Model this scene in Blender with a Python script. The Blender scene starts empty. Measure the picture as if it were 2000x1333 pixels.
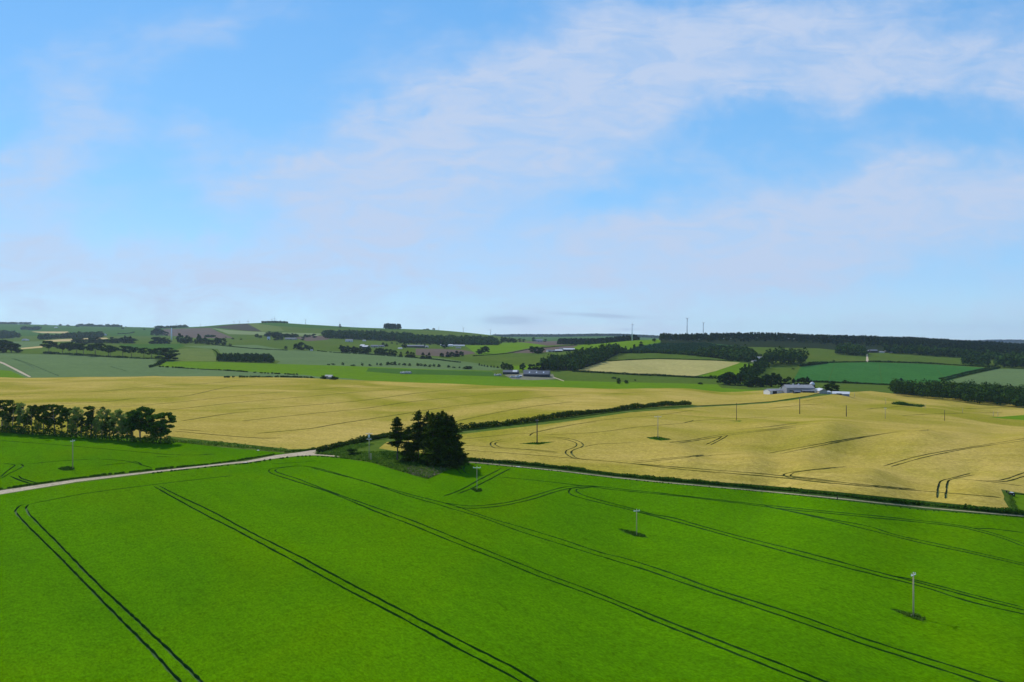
import bpy, math, random
import numpy as np
from mathutils import Vector
from mathutils.geometry import delaunay_2d_cdt

sc = bpy.context.scene
COL = sc.collection
R = math.radians
CAMH, F = 50.0, 1333.33
HAZE_DENSITY = 3.6e-5

# ------------------------------------------------------------------ camera
cam_d = bpy.data.cameras.new('camera'); cam_d.lens = 24; cam_d.sensor_width = 36
cam_d.clip_start = 0.5; cam_d.clip_end = 60000
cam = bpy.data.objects.new('camera', cam_d); COL.objects.link(cam)
cam.location = (0, 0, CAMH); cam.rotation_euler = (R(90), 0, 0)
sc.camera = cam

# ------------------------------------------------------------------ exposure
sc.view_settings.view_transform = 'Standard'; sc.view_settings.look = 'None'
sc.view_settings.exposure = .12; sc.view_settings.gamma = 1
sc.cycles.volume_bounces = 1
sc.cycles.max_bounces = 5

# ------------------------------------------------------------------ sun
SUN_AZ, SUN_EL = R(-40), R(48)          # azimuth from +Y, clockwise positive
sdir = Vector((math.sin(SUN_AZ)*math.cos(SUN_EL), math.cos(SUN_AZ)*math.cos(SUN_EL), math.sin(SUN_EL)))
sl = bpy.data.lights.new('sun', 'SUN'); sl.energy = 3.3; sl.angle = R(1.5); sl.color = (1, .95, .86)
so = bpy.data.objects.new('sun', sl); COL.objects.link(so)
so.rotation_euler = sdir.to_track_quat('Z', 'Y').to_euler(); so.location = (0, 0, 400)

# ------------------------------------------------------------------ node helpers
class NT:
    def __init__(s, nt): s.nt = nt; s.L = nt.links
    def n(s, t, **k):
        x = s.nt.nodes.new(t)
        for a, v in k.items(): setattr(x, a, v)
        return x
    def put(s, sock, v):
        if hasattr(v, 'is_output') or isinstance(v, bpy.types.NodeSocket): s.L.new(v, sock)
        else: sock.default_value = v
    def m(s, op, a, b=None, c=None, clamp=False):
        x = s.n('ShaderNodeMath', operation=op, use_clamp=clamp)
        for i, v in enumerate((a, b, c)):
            if v is not None: s.put(x.inputs[i], v)
        return x.outputs[0]
    def mix(s, f, a, b, mode='MIX'):
        x = s.n('ShaderNodeMix', data_type='RGBA', blend_type=mode)
        s.put(x.inputs[0], f); s.put(x.inputs[6], a); s.put(x.inputs[7], b)
        return x.outputs[2]
    def noise(s, vec, scale, detail=3, rough=.55, dist=0):
        x = s.n('ShaderNodeTexNoise'); s.put(x.inputs['Vector'], vec)
        x.inputs['Scale'].default_value = scale; x.inputs['Detail'].default_value = detail
        x.inputs['Roughness'].default_value = rough; x.inputs['Distortion'].default_value = dist
        return x.outputs['Fac']
    def ramp(s, v, lo, hi, a=0., b=1.):
        x = s.n('ShaderNodeMapRange'); x.interpolation_type = 'SMOOTHSTEP'
        s.put(x.inputs[0], v)
        for i, q in enumerate((lo, hi, a, b)): x.inputs[i+1].default_value = q
        return x.outputs[0]
    def mapping(s, vec, rot=0, scale=(1, 1, 1)):
        x = s.n('ShaderNodeMapping'); s.put(x.inputs[0], vec)
        x.inputs['Rotation'].default_value = (0, 0, rot); x.inputs['Scale'].default_value = scale
        return x.outputs[0]

# ------------------------------------------------------------------ world: sky with thin cloud
W = bpy.data.worlds.new('World'); sc.world = W; W.use_nodes = True
W.node_tree.nodes.clear()
t = NT(W.node_tree)
sky = t.n('ShaderNodeTexSky', sky_type='NISHITA', sun_disc=False)
sky.sun_elevation = SUN_EL; sky.sun_rotation = SUN_AZ; sky.altitude = 100
sky.air_density = 1.0; sky.dust_density = .3; sky.ozone_density = 2.5
tc = t.n('ShaderNodeTexCoord'); sep = t.n('ShaderNodeSeparateXYZ'); t.L.new(tc.outputs['Generated'], sep.inputs[0])
X, Y, Z = sep.outputs
Ya = t.m('MAXIMUM', t.m('ABSOLUTE', Y), .12)
U = t.m('ADD', t.m('MULTIPLY', t.m('DIVIDE', X, Ya), 1.3333), 1.0)
V = t.m('SUBTRACT', .6665, t.m('MULTIPLY', t.m('DIVIDE', Z, Ya), 1.3333))
cmb = t.n('ShaderNodeCombineXYZ'); t.L.new(U, cmb.inputs[0]); t.L.new(V, cmb.inputs[1])
P0 = cmb.outputs[0]
wn = t.n('ShaderNodeTexNoise'); t.L.new(P0, wn.inputs['Vector']); wn.inputs['Scale'].default_value = 5; wn.inputs['Detail'].default_value = 5
wv = t.n('ShaderNodeVectorMath', operation='MULTIPLY_ADD')
t.L.new(wn.outputs['Color'], wv.inputs[0]); wv.inputs[1].default_value = (.2, .15, 0); wv.inputs[2].default_value = (-.1, -.075, 0)
wa = t.n('ShaderNodeVectorMath', operation='ADD'); t.L.new(P0, wa.inputs[0]); t.L.new(wv.outputs[0], wa.inputs[1])
wn2 = t.n('ShaderNodeTexNoise'); t.L.new(P0, wn2.inputs['Vector']); wn2.inputs['Scale'].default_value = 17; wn2.inputs['Detail'].default_value = 6
wv2 = t.n('ShaderNodeVectorMath', operation='MULTIPLY_ADD'); t.L.new(wn2.outputs['Color'], wv2.inputs[0]); wv2.inputs[1].default_value = (.09, .07, 0); wv2.inputs[2].default_value = (-.045, -.035, 0)
wb = t.n('ShaderNodeVectorMath', operation='ADD'); t.L.new(wa.outputs[0], wb.inputs[0]); t.L.new(wv2.outputs[0], wb.inputs[1])
ws = t.n('ShaderNodeSeparateXYZ'); t.L.new(wb.outputs[0], ws.inputs[0])
def blob(cx, cy, rx, ry, ang, w, u=ws.outputs[0], v=ws.outputs[1]):
    c, s = math.cos(R(ang)), math.sin(R(ang))
    dx = t.m('SUBTRACT', u, cx); dy = t.m('SUBTRACT', v, cy)
    a = t.m('MULTIPLY_ADD', dx, c/rx, t.m('MULTIPLY', dy, s/rx))
    b = t.m('MULTIPLY_ADD', dx, -s/ry, t.m('MULTIPLY', dy, c/ry))
    q = t.m('ADD', t.m('MULTIPLY', a, a), t.m('MULTIPLY', b, b))
    return t.m('MULTIPLY', t.m('EXPONENT', t.m('MULTIPLY', q, -1.)), w)
blobs = [(.95,.27,.40,.10,-20,.95),(1.33,.10,.42,.11,-8,.95),(.55,.34,.26,.045,-10,.55),(.85,.19,.16,.045,-14,.45),
 (1.72,.11,.09,.09,0,.6),(1.86,.12,.12,.06,0,.4),(1.81,.17,.05,.035,0,.3),(1.98,.15,.09,.08,0,.6),
 (.9,.42,.42,.10,-8,.36),(.35,.57,.5,.08,0,.42),(.03,.345,.13,.05,0,.6),(0,.51,.2,.08,0,.6),
 (1.72,.42,.42,.11,-8,.85),(1.4,.51,.32,.07,4,.6),(2.0,.37,.3,.07,-8,.5),(1.0,.56,.5,.07,0,.2),
 (.25,.11,.3,.06,-10,.22),(.17,.22,.1,.07,20,.38),(.37,.265,.1,.05,8,.5),(.83,.2,.04,.02,-30,-.5),(1.55,.45,.06,.015,-10,-.3),
 (1.25,.62,.9,.03,0,.2), (.34,.43,.09,.06,10,-.3), (.42,.04,.35,.05,-5,.15), (1.1,.34,.14,.07,-20,.3), (1.42,.26,.12,.04,-25,-.25), (1.2,.40,.12,.03,-20,-.25), (1.55,.17,.2,.05,-5,.35), (1.2,.50,.2,.06,0,.25), (.62,.50,.3,.06,-8,.3), (.08,.42,.1,.05,0,.25), (1.3,.28,.2,.05,-10,.15), (.12,.28,.06,.04,0,.25)]
acc = None
for b_ in blobs:
    g = blob(*b_); acc = g if acc is None else t.m('ADD', acc, g)
cn1 = t.noise(t.mapping(P0, R(18), (1, 2.0, 1)), 3.2, 9, .56, .4)
cn2 = t.noise(t.mapping(P0, R(-10), (1, 1.8, 1)), 11, 6, .6, .3)
den = t.m('ADD', acc, t.m('ADD', t.m('MULTIPLY', t.m('SUBTRACT', cn1, .5), 1.9), t.m('MULTIPLY', t.m('SUBTRACT', cn2, .5), .5)))
cn3 = t.noise(t.mapping(P0, R(24), (1, 3.2, 1)), 7, 8, .62, 1.0)
den = t.ramp(t.m('MULTIPLY_ADD', acc, .45, den), -.04, 1.22, 0, 1.)
den = t.m('MULTIPLY', den, t.ramp(cn3, .28, .68, .58, 1.06), None, True); den = t.m('MULTIPLY', den, .9)
grey = t.m('ADD', blob(.995,.626,.05,.008,0,1.2,U,V), blob(1.165,.6165,.07,.0035,3,1.2,U,V)); grey = t.m('ADD', grey, blob(1.22,.644,.03,.003,0,.6,U,V))
grey = t.m('MULTIPLY', grey, t.ramp(cn2, .3, .6, .4, 1)); grey = t.m('MINIMUM', t.m('MULTIPLY', grey, .6), .42)
pale = t.m('MULTIPLY', blob(1.12, .643, .22, .010, 0, .75, U, V), t.ramp(cn1, .3, .6, .5, 1))
skm = t.n('ShaderNodeMix', data_type='RGBA', blend_type='MULTIPLY'); skm.inputs[0].default_value = 1
t.L.new(sky.outputs[0], skm.inputs[6]); skm.inputs[7].default_value = (1.1, 1.5, 1.7, 1)
el = t.m('DIVIDE', Z, Ya)
gr_ = t.n('ShaderNodeValToRGB'); t.L.new(el, gr_.inputs[0]); cr = gr_.color_ramp
cr.elements[0].position = 0; cr.elements[0].color = (.56, .76, .96, 1)
cr.elements[1].position = 1; cr.elements[1].color = (.08, .24, .62, 1)
for p_, c_ in ((.03, (.47, .70, .95, 1)), (.09, (.35, .60, .93, 1)), (.25, (.22, .52, .90, 1)), (.5, (.14, .42, .84, 1))):
    e_ = cr.elements.new(p_); e_.color = c_
sg = t.n('ShaderNodeVectorMath', operation='SCALE'); t.L.new(gr_.outputs[0], sg.inputs[0]); sg.inputs[3].default_value = 9.2
skb = t.mix(.75, skm.outputs[2], sg.outputs[0])
skb = t.mix(pale, skb, (6.2, 7.2, 8.3, 1))
c1 = t.mix(den, skb, (5.0, 6.0, 7.9, 1))
c2 = t.mix(grey, c1, (2.9, 3.8, 5.6, 1))
bg = t.n('ShaderNodeBackground'); t.L.new(c2, bg.inputs[0]); bg.inputs[1].default_value = .1
wo = t.n('ShaderNodeOutputWorld'); t.L.new(bg.outputs[0], wo.inputs[0])
W.cycles.sampling_method = 'MANUAL'; W.cycles.sample_map_resolution = 512

# ------------------------------------------------------------------ terrain height
# control points: (azimuth column, sight row, distance)  ->  ground height
CP = [
 # near field
 (-400,1333,100),(0,1333,100),(500,1333,100),(1000,1333,100),(1500,1333,100),(2000,1333,100),(2400,1333,100),
 (-400,1100,150),(200,1100,150),(1000,1130,143),(1784,1200,124),(2400,1130,146),
 (-400,985,190),(0,960,200),(300,925,222),(600,888,262),(725,903,240),(835,936,215),(905,903,242),(1243,1045,176),(1000,905,248),(1200,925,232),(1500,953,214),(1800,985,195),(2000,1005,185),(2400,1040,170),
 (-400,880,245),(142,917,222),(0,846,285),(340,862,276),(560,880,272),
 (-400,780,430),(0,800,380),(300,800,400),(600,830,350),(780,848,330),
 (-400,745,640),(0,752,600),(300,752,620),(600,757,620),(900,775,560),(1000,790,480),(1000,868,292),(1049,867,290),
 (-400,730,800),(0,737,760),(300,735,790),(600,739,780),(800,748,760),(1000,756,740),(1200,761,730),(1350,762,740),
 (1350,792,520),(1200,803,440),(1000,826,372),
 (1285,858,300),(1439,822,400),(1562,809,470),(1500,786,590),
 # right barley undulations
 (1250,893,258),(1350,888,252),(1480,896,244),(1580,903,238),(1700,914,230),(1900,945,212),
 (1380,890,274),(1500,899,266),(1600,905,260),(1700,914,250),
 (1400,880,290),(1520,889,284),(1640,898,278),(1760,912,258),(1900,926,246),
 (1450,862,312),(1620,862,300),(1760,880,285),(1900,893,272),(2050,905,262),
 (1500,829,352),(1620,825,345),(1800,838,338),(2000,853,322),
 (1560,829,385),(1680,831,382),(1800,842,376),(1950,853,366),
 (1520,819,440),(1680,817,450),(1850,829,440),(2050,843,420),
 (1600,800,520),(1740,802,520),(1850,812,500),(2050,832,470),
 (1560,770,640),(1650,774,635),(1740,787,605),(1830,799,580),(1930,812,560),(2050,824,540),
 (1700,785,650),(1780,793,640),(1870,802,628),(1960,812,610),
 (1700,776,710),(1850,787,700),(2000,797,690),(1600,766,700),
 (1750,769,800),(1900,779,770),(2050,792,740),
 # valley behind
 (-400,735,900),(0,739,880),(300,737,900),(600,738,900),(800,744,870),(1000,752,830),(1200,757,820),(1400,764,790),(1600,762,820),(1750,766,860),
 (-400,715,1050),(0,715,1050),(300,715,1060),(600,724,1020),(800,728,980),(1000,738,920),(1200,742,930),(1400,748,900),(1600,748,950),(1750,752,980),(2000,757,960),(2400,765,930),
 (-400,690,1300),(0,690,1300),(300,700,1200),(450,705,1180),(600,710,1180),(800,718,1120),(980,724,1080),(1120,724,1050),(1300,732,1020),(1450,728,1060),(1600,724,1150),(1750,735,1120),(1900,735,1120),(2100,730,1150),
 (200,680,1600),(450,685,1500),(600,686,1550),(750,694,1400),(900,704,1250),(1050,706,1220),(1200,700,1200),(1350,706,1200),(1500,706,1280),(1650,706,1350),(1850,712,1350),(2000,716,1300),
 (0,678,1800),(300,672,1900),(500,670,1900),(700,680,1700),(850,684,1650),(1000,690,1480),(1120,682,1500),(1240,678,1480),(1400,688,1420),(1600,688,1550),(1800,692,1560),(2000,697,1550),
 (0,664,2500),(200,662,2500),(400,664,2300),(560,660,2200),(700,667,2100),(900,673,2100),(1050,675,1900),(1180,671,1750),(1235,666,1700),(1290,665,1700),(1450,666,1850),(1650,670,1900),(1850,679,1900),(2000,687,1900),
 (0,652,3500),(200,651,3500),(350,655,3000),(450,650,2800),(600,650,2700),(750,655,2600),(900,662,2500),(1000,669,2300),(1180,672,1950),(1300,665,1900),
 (540,631,3300),(640,637,3300),(750,642,3200),(850,645,3150),(920,651,3050),(980,658,2950),(1050,668,2900),(440,635,3500),(390,640,3700),
 (0,633,6000),(120,636,5800),(250,639,5600),(340,641,5400),(440,640,5000),
 (1200,672,2300),(1350,664,2100),(1480,661,2050),(1650,666,2100),(1800,671,2100),(1950,679,2100),(2150,690,2050),(1350,668,2600),(1650,671,2700),(1950,682,2700),
 (540,640,4200),(750,650,4200),(950,662,4000),(1150,664,4300),(1300,668,4300),
 (1000,658,6500),(1100,658,6500),(1200,657,6500),(1290,661,6500),(1500,668,6500),(1850,672,8000),(1940,668,8500),(2060,669,8500),(2300,668,8500),
 (-400,632,6500),(-400,655,3500),(-400,670,1900),
]
def cz(py, D): return CAMH-(py-666.5)*D/F
_c = np.array([((p-1000)/F, math.log(d), cz(y, d)) for p, y, d in CP])
for a in (-.9, -.45, 0, .45, .9):
    _c = np.vstack([_c, [a, math.log(60), 0], [a, math.log(14000), 20], [a, math.log(22000), 0]])
BS = .30   # weight of log-distance against azimuth
def _k(r2): return .5*r2*np.log(r2+1e-9)
_P = np.column_stack([_c[:, 0], _c[:, 1]*BS])
_n = len(_P)
_K = _k(((_P[:, None]-_P[None])**2).sum(2)) + np.eye(_n)*2e-6
# heights interpolated as sight-line slope (z-CAMH)/D keeps far relief in proportion
_val = (_c[:, 2]-CAMH)/np.exp(_c[:, 1])
_A = np.zeros((_n+3, _n+3)); _A[:_n, :_n] = _K; _A[:_n, _n] = 1; _A[:_n, _n+1:] = _P; _A[_n, :_n] = 1; _A[_n+1:, :_n] = _P.T
_w = np.linalg.solve(_A, np.append(_val, [0, 0, 0]))
def slope(a, b):
    a = np.clip(np.asarray(a, float), -1.0, 1.0); b = np.clip(np.asarray(b, float), math.log(62), math.log(22000))
    sh = np.broadcast(a, b).shape
    q = np.column_stack([np.broadcast_to(a, sh).ravel(), np.broadcast_to(b, sh).ravel()*BS])
    out = np.zeros(len(q))
    for i in range(0, len(q), 20000):
        s = q[i:i+20000]
        out[i:i+20000] = _k(((s[:, None]-_P[None])**2).sum(2))@_w[:_n] + _w[_n]+s@_w[_n+1:]
    return out.reshape(sh)
def Hab(a, b):
    a = np.asarray(a, float); b = np.asarray(b, float)
    D = np.exp(np.clip(b, math.log(62), math.log(22000)))
    z = CAMH+slope(a, b)*D
    x = a*np.exp(b); y = np.exp(b)
    z = z + (.25*np.sin(x*.031+1.3*np.sin(y*.017))*np.sin(y*.023+.8) + .1*np.sin(x*.09+y*.05))*np.clip(1.5-y/800, 0, 1)
    return np.maximum(z, -30)
def Hxy(x, y):
    y2 = np.maximum(y, 62.0)
    return Hab(np.clip(np.asarray(x)/y2, -1, 1), np.log(y2)*np.ones_like(np.asarray(x, float)))
# sight lookup: first ground met along a column
_bs = np.linspace(math.log(75), math.log(12000), 1100)
_cols = np.arange(-760, 2761, 5.)
_rowtab = None
def _build_tab():
    global _rowtab
    A, B = np.meshgrid((_cols-1000)/F, _bs, indexing='ij')
    z = Hab(A, B)
    _rowtab = 666.5-(z-CAMH)/np.exp(B)*F
_build_tab()
_cmin = np.minimum.accumulate(_rowtab, axis=1)
def cast(px, py):
    """azimuth column + row -> (a, b) of the first visible ground"""
    a = (px-1000)/F
    f = min(max((px-_cols[0])/5, 0), len(_cols)-1.001); i = int(f); f -= i
    row = _rowtab[i]*(1-f)+_rowtab[i+1]*f
    k = np.argmax(row <= py) if (row <= py).any() else int(np.argmin(row))
    if k > 0 and row[k-1] > row[k]:
        g = (row[k-1]-py)/(row[k-1]-row[k]); g = min(max(g, 0), 1)
        b = _bs[k-1]+g*(_bs[k]-_bs[k-1])
    else: b = _bs[k]
    return a, float(b)
def spot(px, py=None, D=None):
    if D is None: a, b = cast(px, py); D = math.exp(b)
    else: a = (px-1000)/F
    x = a*D
    return x, D, float(Hxy(np.array([x]), np.array([D]))[0]), D/F

# ------------------------------------------------------------------ materials
MAT = {}
def newmat(name, build, rough=.9):
    m = bpy.data.materials.new(name); m.use_nodes = True; nt = m.node_tree; nt.nodes.clear()
    t = NT(nt); o = t.n('ShaderNodeOutputMaterial'); b = t.n('ShaderNodeBsdfPrincipled')
    b.inputs['Roughness'].default_value = rough; b.inputs['Specular IOR Level'].default_value = .0 if rough == .9 else .3
    t.L.new(b.outputs[0], o.inputs[0]); build(t, b); MAT[name] = m; return m
def c4(c): return (c[0], c[1], c[2], 1)
def sc3(c, k): return (c[0]*k, c[1]*k, c[2]*k)
def crop(name, base, dark, light, rot, big=.02, streak=6., grain=2.5, bump=.5, patch=None, pw=.5, fine=1., plo=.48, speck=0.):
    """standing crop: broad patches, drill-row streaks and ear-size grain, all in ground coordinates"""
    def f(t, b):
        g = t.n('ShaderNodeNewGeometry'); pos = g.outputs['Position']
        al = t.mapping(pos, rot)
        n1 = t.noise(al, big, 5, .6, .6)
        st = t.noise(t.mapping(al, 0, (.12*streak/6, streak*.1, .1)), 1.0, 5, .62, .5)
        st2 = t.noise(t.mapping(al, 0, (.012, .16, .05)), 1.0, 4, .6, .4)
        gr = t.noise(t.mapping(al, 0, (.6, 1, 1)), grain, 3, .7)
        gr2 = t.noise(pos, grain*.28, 4, .7)
        k = t.m('ADD', t.m('MULTIPLY', t.ramp(n1, .3, .7), .50), t.m('MULTIPLY', t.ramp(st, .3, .7), .18*fine))
        k = t.m('ADD', k, t.m('MULTIPLY', t.ramp(st2, .3, .7), .32))
        c = t.mix(k, c4(dark), c4(light))
        c = t.mix(.35, c, c4(base))
        if patch:
            n3 = t.noise(al, big*.45, 5, .62, 1.2)
            c = t.mix(t.m('MULTIPLY', t.ramp(n3, plo, plo+.24), pw), c, c4(patch))
        if speck:
            n5 = t.noise(t.mapping(al, R(-35), (.22, .8, .3)), 1., 4, .7, .8); n6 = t.noise(pos, .03, 3, .6)
            c = t.mix(t.m('MULTIPLY', t.m('MULTIPLY', t.ramp(n5, .60, .74), t.ramp(n6, .40, .60)), speck), c, c4(sc3(dark, .45)))
        gg = t.m('ADD', t.m('MULTIPLY', t.m('SUBTRACT', gr, .5), 1.5*fine), t.m('MULTIPLY', t.m('SUBTRACT', gr2, .5), .8*fine))
        gg = t.m('ADD', gg, 1.0)
        mm = t.n('ShaderNodeMix', data_type='RGBA', blend_type='MULTIPLY'); mm.inputs[0].default_value = 1
        cc = t.n('ShaderNodeCombineColor'); [t.L.new(gg, cc.inputs[i]) for i in range(3)]
        t.L.new(c, mm.inputs[6]); t.L.new(cc.outputs[0], mm.inputs[7])
        t.L.new(mm.outputs[2], b.inputs['Base Color'])
        bp = t.n('ShaderNodeBump'); bp.inputs['Strength'].default_value = bump; bp.inputs['Distance'].default_value = .35
        t.L.new(t.m('ADD', gr, t.m('MULTIPLY', st, .6)), bp.inputs['Height']); t.L.new(bp.outputs[0], b.inputs['Normal'])
    return newmat(name, f)
def plain(name, col, var=.25, scale=1.5, rough=.8, metal=0.):
    def f(t, b):
        g = t.n('ShaderNodeNewGeometry')
        n = t.noise(g.outputs['Position'], scale, 4, .6)
        t.L.new(t.mix(t.ramp(n, .25, .75), c4(sc3(col, 1-var)), c4(sc3(col, 1+var))), b.inputs['Base Color'])
        b.inputs['Metallic'].default_value = metal
    return newmat(name, f, rough)
ROT = R(47)
crop('green_crop', (.068,.186,.001), (.047,.136,.001), (.094,.230,.001), ROT, .020, 6, 2.4, .5, (.096,.190,.000), .6, 1., .46, .6)
crop('barley', (.42,.302,.060), (.28,.225,.022), (.56,.405,.118), R(12), .012, 5, 1.6, .5, (.255,.23,.020), .95, 1., .40)
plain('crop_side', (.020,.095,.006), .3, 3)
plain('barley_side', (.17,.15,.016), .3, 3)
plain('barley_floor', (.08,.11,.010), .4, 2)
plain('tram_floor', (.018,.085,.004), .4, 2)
crop('rough_grass', (.075,.13,.016), (.035,.085,.008), (.15,.19,.03), 0, .12, 8, 1.2, 1., (.20,.19,.09), .5)
crop('verge_grass', (.035,.075,.014), (.018,.045,.008), (.06,.11,.02), 0, .15, 8, 1.5, 1.)
crop('rank_grass', (.045,.12,.008), (.025,.085,.004), (.07,.16,.014), 0, .15, 8, 1.5, 1.)
crop('pasture', (0.082,0.129,0.017), (0.062,0.105,0.014), (0.101,0.148,0.020), R(20), .006, 3, .25, .2, (0.125,0.140,0.023), .5, .5)
crop('bright_field', (0.115,0.205,0.007), (0.090,0.176,0.007), (0.135,0.226,0.008), R(5), .005, 3, .25, .2, None, .5, .4)
crop('mid_green_field', (0.055,0.121,0.016), (0.043,0.101,0.014), (0.066,0.136,0.019), R(5), .006, 3, .25, .2, None, .5, .4)
crop('grey_green_field', (0.119,0.176,0.061), (0.098,0.148,0.053), (0.139,0.197,0.070), R(8), .006, 3, .25, .2, (0.111,0.164,0.056), .5, .4)
crop('olive_field', (0.128,0.168,0.036), (0.096,0.144,0.032), (0.160,0.192,0.044), R(30), .008, 3, .25, .2, None, .5, .5)
crop('ploughed_field', (0.132,0.098,0.072), (0.102,0.076,0.060), (0.157,0.119,0.089), R(10), .01, 4, .25, .2, None, .5, .5)
crop('heath_field', (0.064,0.055,0.038), (0.051,0.047,0.034), (0.076,0.064,0.043), R(10), .01, 4, .2, .2, None, .5, .4)
crop('straw_field', (.50,.38,.16), (.44,.34,.14), (.55,.42,.19), R(8), .008, 3, .25, .2, (.42,.35,.13), .4, .4)
crop('far_barley', (0.386,0.331,0.110), (0.331,0.294,0.092), (0.442,0.377,0.138), R(14), .008, 3, .3, .2, (0.313,0.294,0.092), .5, .5)
crop('root_crop', (0.041,0.135,0.025), (0.032,0.113,0.020), (0.052,0.158,0.032), R(80), .006, 8, .4, .3, None, .5, .7)
crop('pale_field', (0.187,0.230,0.093), (0.162,0.204,0.076), (0.212,0.255,0.111), R(8), .008, 3, .25, .2, None, .5, .4)
crop('young_wood', (.035,.085,.026), (.018,.055,.016), (.055,.115,.035), 0, .05, 5, .35, .6)
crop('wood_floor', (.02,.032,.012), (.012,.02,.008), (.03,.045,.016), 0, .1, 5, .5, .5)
crop('gravel', (.46,.37,.24), (.36,.29,.18), (.56,.46,.32), 0, .2, 5, 2, .3)
crop('worn_path', (.27,.235,.14), (.17,.16,.08), (.36,.31,.20), 0, .4, 5, 2, .3)
crop('yard', (.17,.17,.10), (.11,.12,.06), (.26,.24,.17), 0, .1, 5, 1, .3)

# ------------------------------------------------------------------ object helpers
def mesh_obj(name, V, Fc, mats, fmat=None, smooth=None, parent=None):
    me = bpy.data.meshes.new(name); me.from_pydata(V if isinstance(V, list) else V.tolist(), [], Fc if isinstance(Fc, list) else Fc.tolist())
    for m in mats: me.materials.append(MAT[m])
    if fmat is not None: me.polygons.foreach_set('material_index', np.asarray(fmat, dtype=np.int32))
    if smooth is not None: me.polygons.foreach_set('use_smooth', np.asarray(smooth, dtype=bool) if np.ndim(smooth) else np.full(len(me.polygons), bool(smooth)))
    me.update()
    o = bpy.data.objects.new(name, me); COL.objects.link(o)
    if parent: o.parent = parent
    return o
def tag(o, label=None, cat=None, group=None, kind=None):
    if label: o['label'] = label
    if cat: o['category'] = cat
    if group: o['group'] = group
    if kind: o['kind'] = kind
    return o
def empty(name, loc, rz=0):
    o = bpy.data.objects.new(name, None); COL.objects.link(o); o.location = loc; o.rotation_euler = (0, 0, rz); o.empty_display_size = .5
    return o

# ------------------------------------------------------------------ field map
# a vertex is (column, row) on sight or (column, 'D', distance)
def smoothline(pts, n=6):
    if len(pts) < 3 : return pts
    P = np.array(pts, float); out = []
    for i in range(len(P)-1):
        p0 = P[max(i-1, 0)]; p1 = P[i]; p2 = P[i+1]; p3 = P[min(i+2, len(P)-1)]
        for k in range(n):
            u = k/n
            out.append(tuple(.5*((2*p1)+(p2-p0)*u+(2*p0-5*p1+4*p2-p3)*u*u+(3*p1-p0-3*p2+p3)*u**3)))
    out.append(tuple(P[-1])); return out
def ab(v): return cast(v[0], v[1]) if len(v) == 2 else ((v[0]-1000)/F, math.log(v[2]))
def ringab(pts, step=8):
    out = []
    for i in range(len(pts)):
        p, q = pts[i], pts[(i+1) % len(pts)]
        A, B = ab(p), ab(q)
        if len(p) == 2 and len(q) == 2:
            n = max(1, int(math.hypot(q[0]-p[0], (q[1]-p[1])*3)/step))
            out += [cast(p[0]+(q[0]-p[0])*k/n, p[1]+(q[1]-p[1])*k/n) for k in range(n)]
        else:
            n = max(1, int(abs(B[0]-A[0])*F/30+abs(B[1]-A[1])*12))
            out += [(A[0]+(B[0]-A[0])*k/n, A[1]+(B[1]-A[1])*k/n) for k in range(n)]
    return out
REG = []   # name, material, drop below the crop tops, ring
def field(name, mat, pts, drop=0.): REG.append((name, mat, drop, ringab(pts)))
L, Rr = -733, 2733
field('far_pasture', 'mid_green_field', [(L,'D',3000),(Rr,'D',3000),(Rr,'D',12000),(L,'D',12000)])
field('wheat_field', 'grey_green_field', [(L,'D',760),(L,700),(0,690),(40,691),(200,695),(290,700),(310,703),(296,717),(312,716),(450,724),(600,733),(640,738),(760,'D',790),(400,'D',770),(0,'D',740)])
field('green_field', 'bright_field', [(L,723),(0,723),(22,725),(50,738),(40,'D',770),(L,'D',760)])
field('green_field', 'bright_field', [(312,716),(325,706),(420,707),(540,711),(700,716),(850,722),(960,725),(975,737),(1100,744),(1400,751),(1410,758),(1500,764),(1500,'D',760),(1000,'D',745),(740,'D',770),(600,733),(450,724)])
field('green_field', 'mid_green_field', [(720,719),(850,723),(960,726),(975,736),(880,733),(780,731),(715,726)])
field('wheat_field', 'grey_green_field', [(355,676),(440,675),(500,674),(560,684),(620,686),(700,688),(760,694),(860,700),(925,709),(985,721),(960,724),(850,722),(700,716),(540,711),(548,706),(480,692),(430,690),(425,682),(400,681)])
field('olive_pasture', 'olive_field', [(342,684),(362,681),(400,681),(415,684),(424,703),(420,706),(328,706),(342,697)])
field('green_strip_field', 'mid_green_field', [(230,673),(352,672),(362,676),(342,683),(250,681)])
field('heath', 'ploughed_field', [(320,643),(345,642.5),(412,641),(425,648),(450,658),(455,661),(390,661),(345,657),(318,655)])
field('heath', 'heath_field', [(413,639.5),(445,636),(482,632.2),(500,640),(511,648),(475,646),(430,641)])
field('hill_pasture', 'olive_field', [(482,632),(500,632.5),(545,638),(555,647),(512,648)])
field('hill_stubble', 'pale_field', [(413,641),(450,645.5),(500,648.5),(560,650),(630,652),(620,656.5),(500,654.5),(447,653),(428,646)])
field('ploughed_field', 'ploughed_field', [(575,660),(600,656),(652,657),(640,664),(600,667)])
field('stubble_field', 'straw_field', [(60,648),(133,648),(134,651.5),(82,651)])
field('stubble_field', 'straw_field', [(85,665.5),(120,663),(207,660),(212,662),(150,666.5),(95,668)])
field('stubble_field', 'straw_field', [(40,680),(85,676),(82,679.5),(42,682.5)])
field('wheat_field', 'grey_green_field', [(0,668),(85,667),(80,676),(40,680),(0,677)])
field('ploughed_field', 'ploughed_field', [(812,681),(860,682),(905,684),(935,690),(880,697),(812,694)])
field('farmland', 'bright_field', [(905,673),(1020,669),(1110,669),(1068,675),(1037,680),(990,689),(935,695)])
field('ploughed_field', 'ploughed_field', [(1007,668),(1090,666.5),(1145,669.5),(1145,672),(1070,675.5),(1030,670)])
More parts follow.
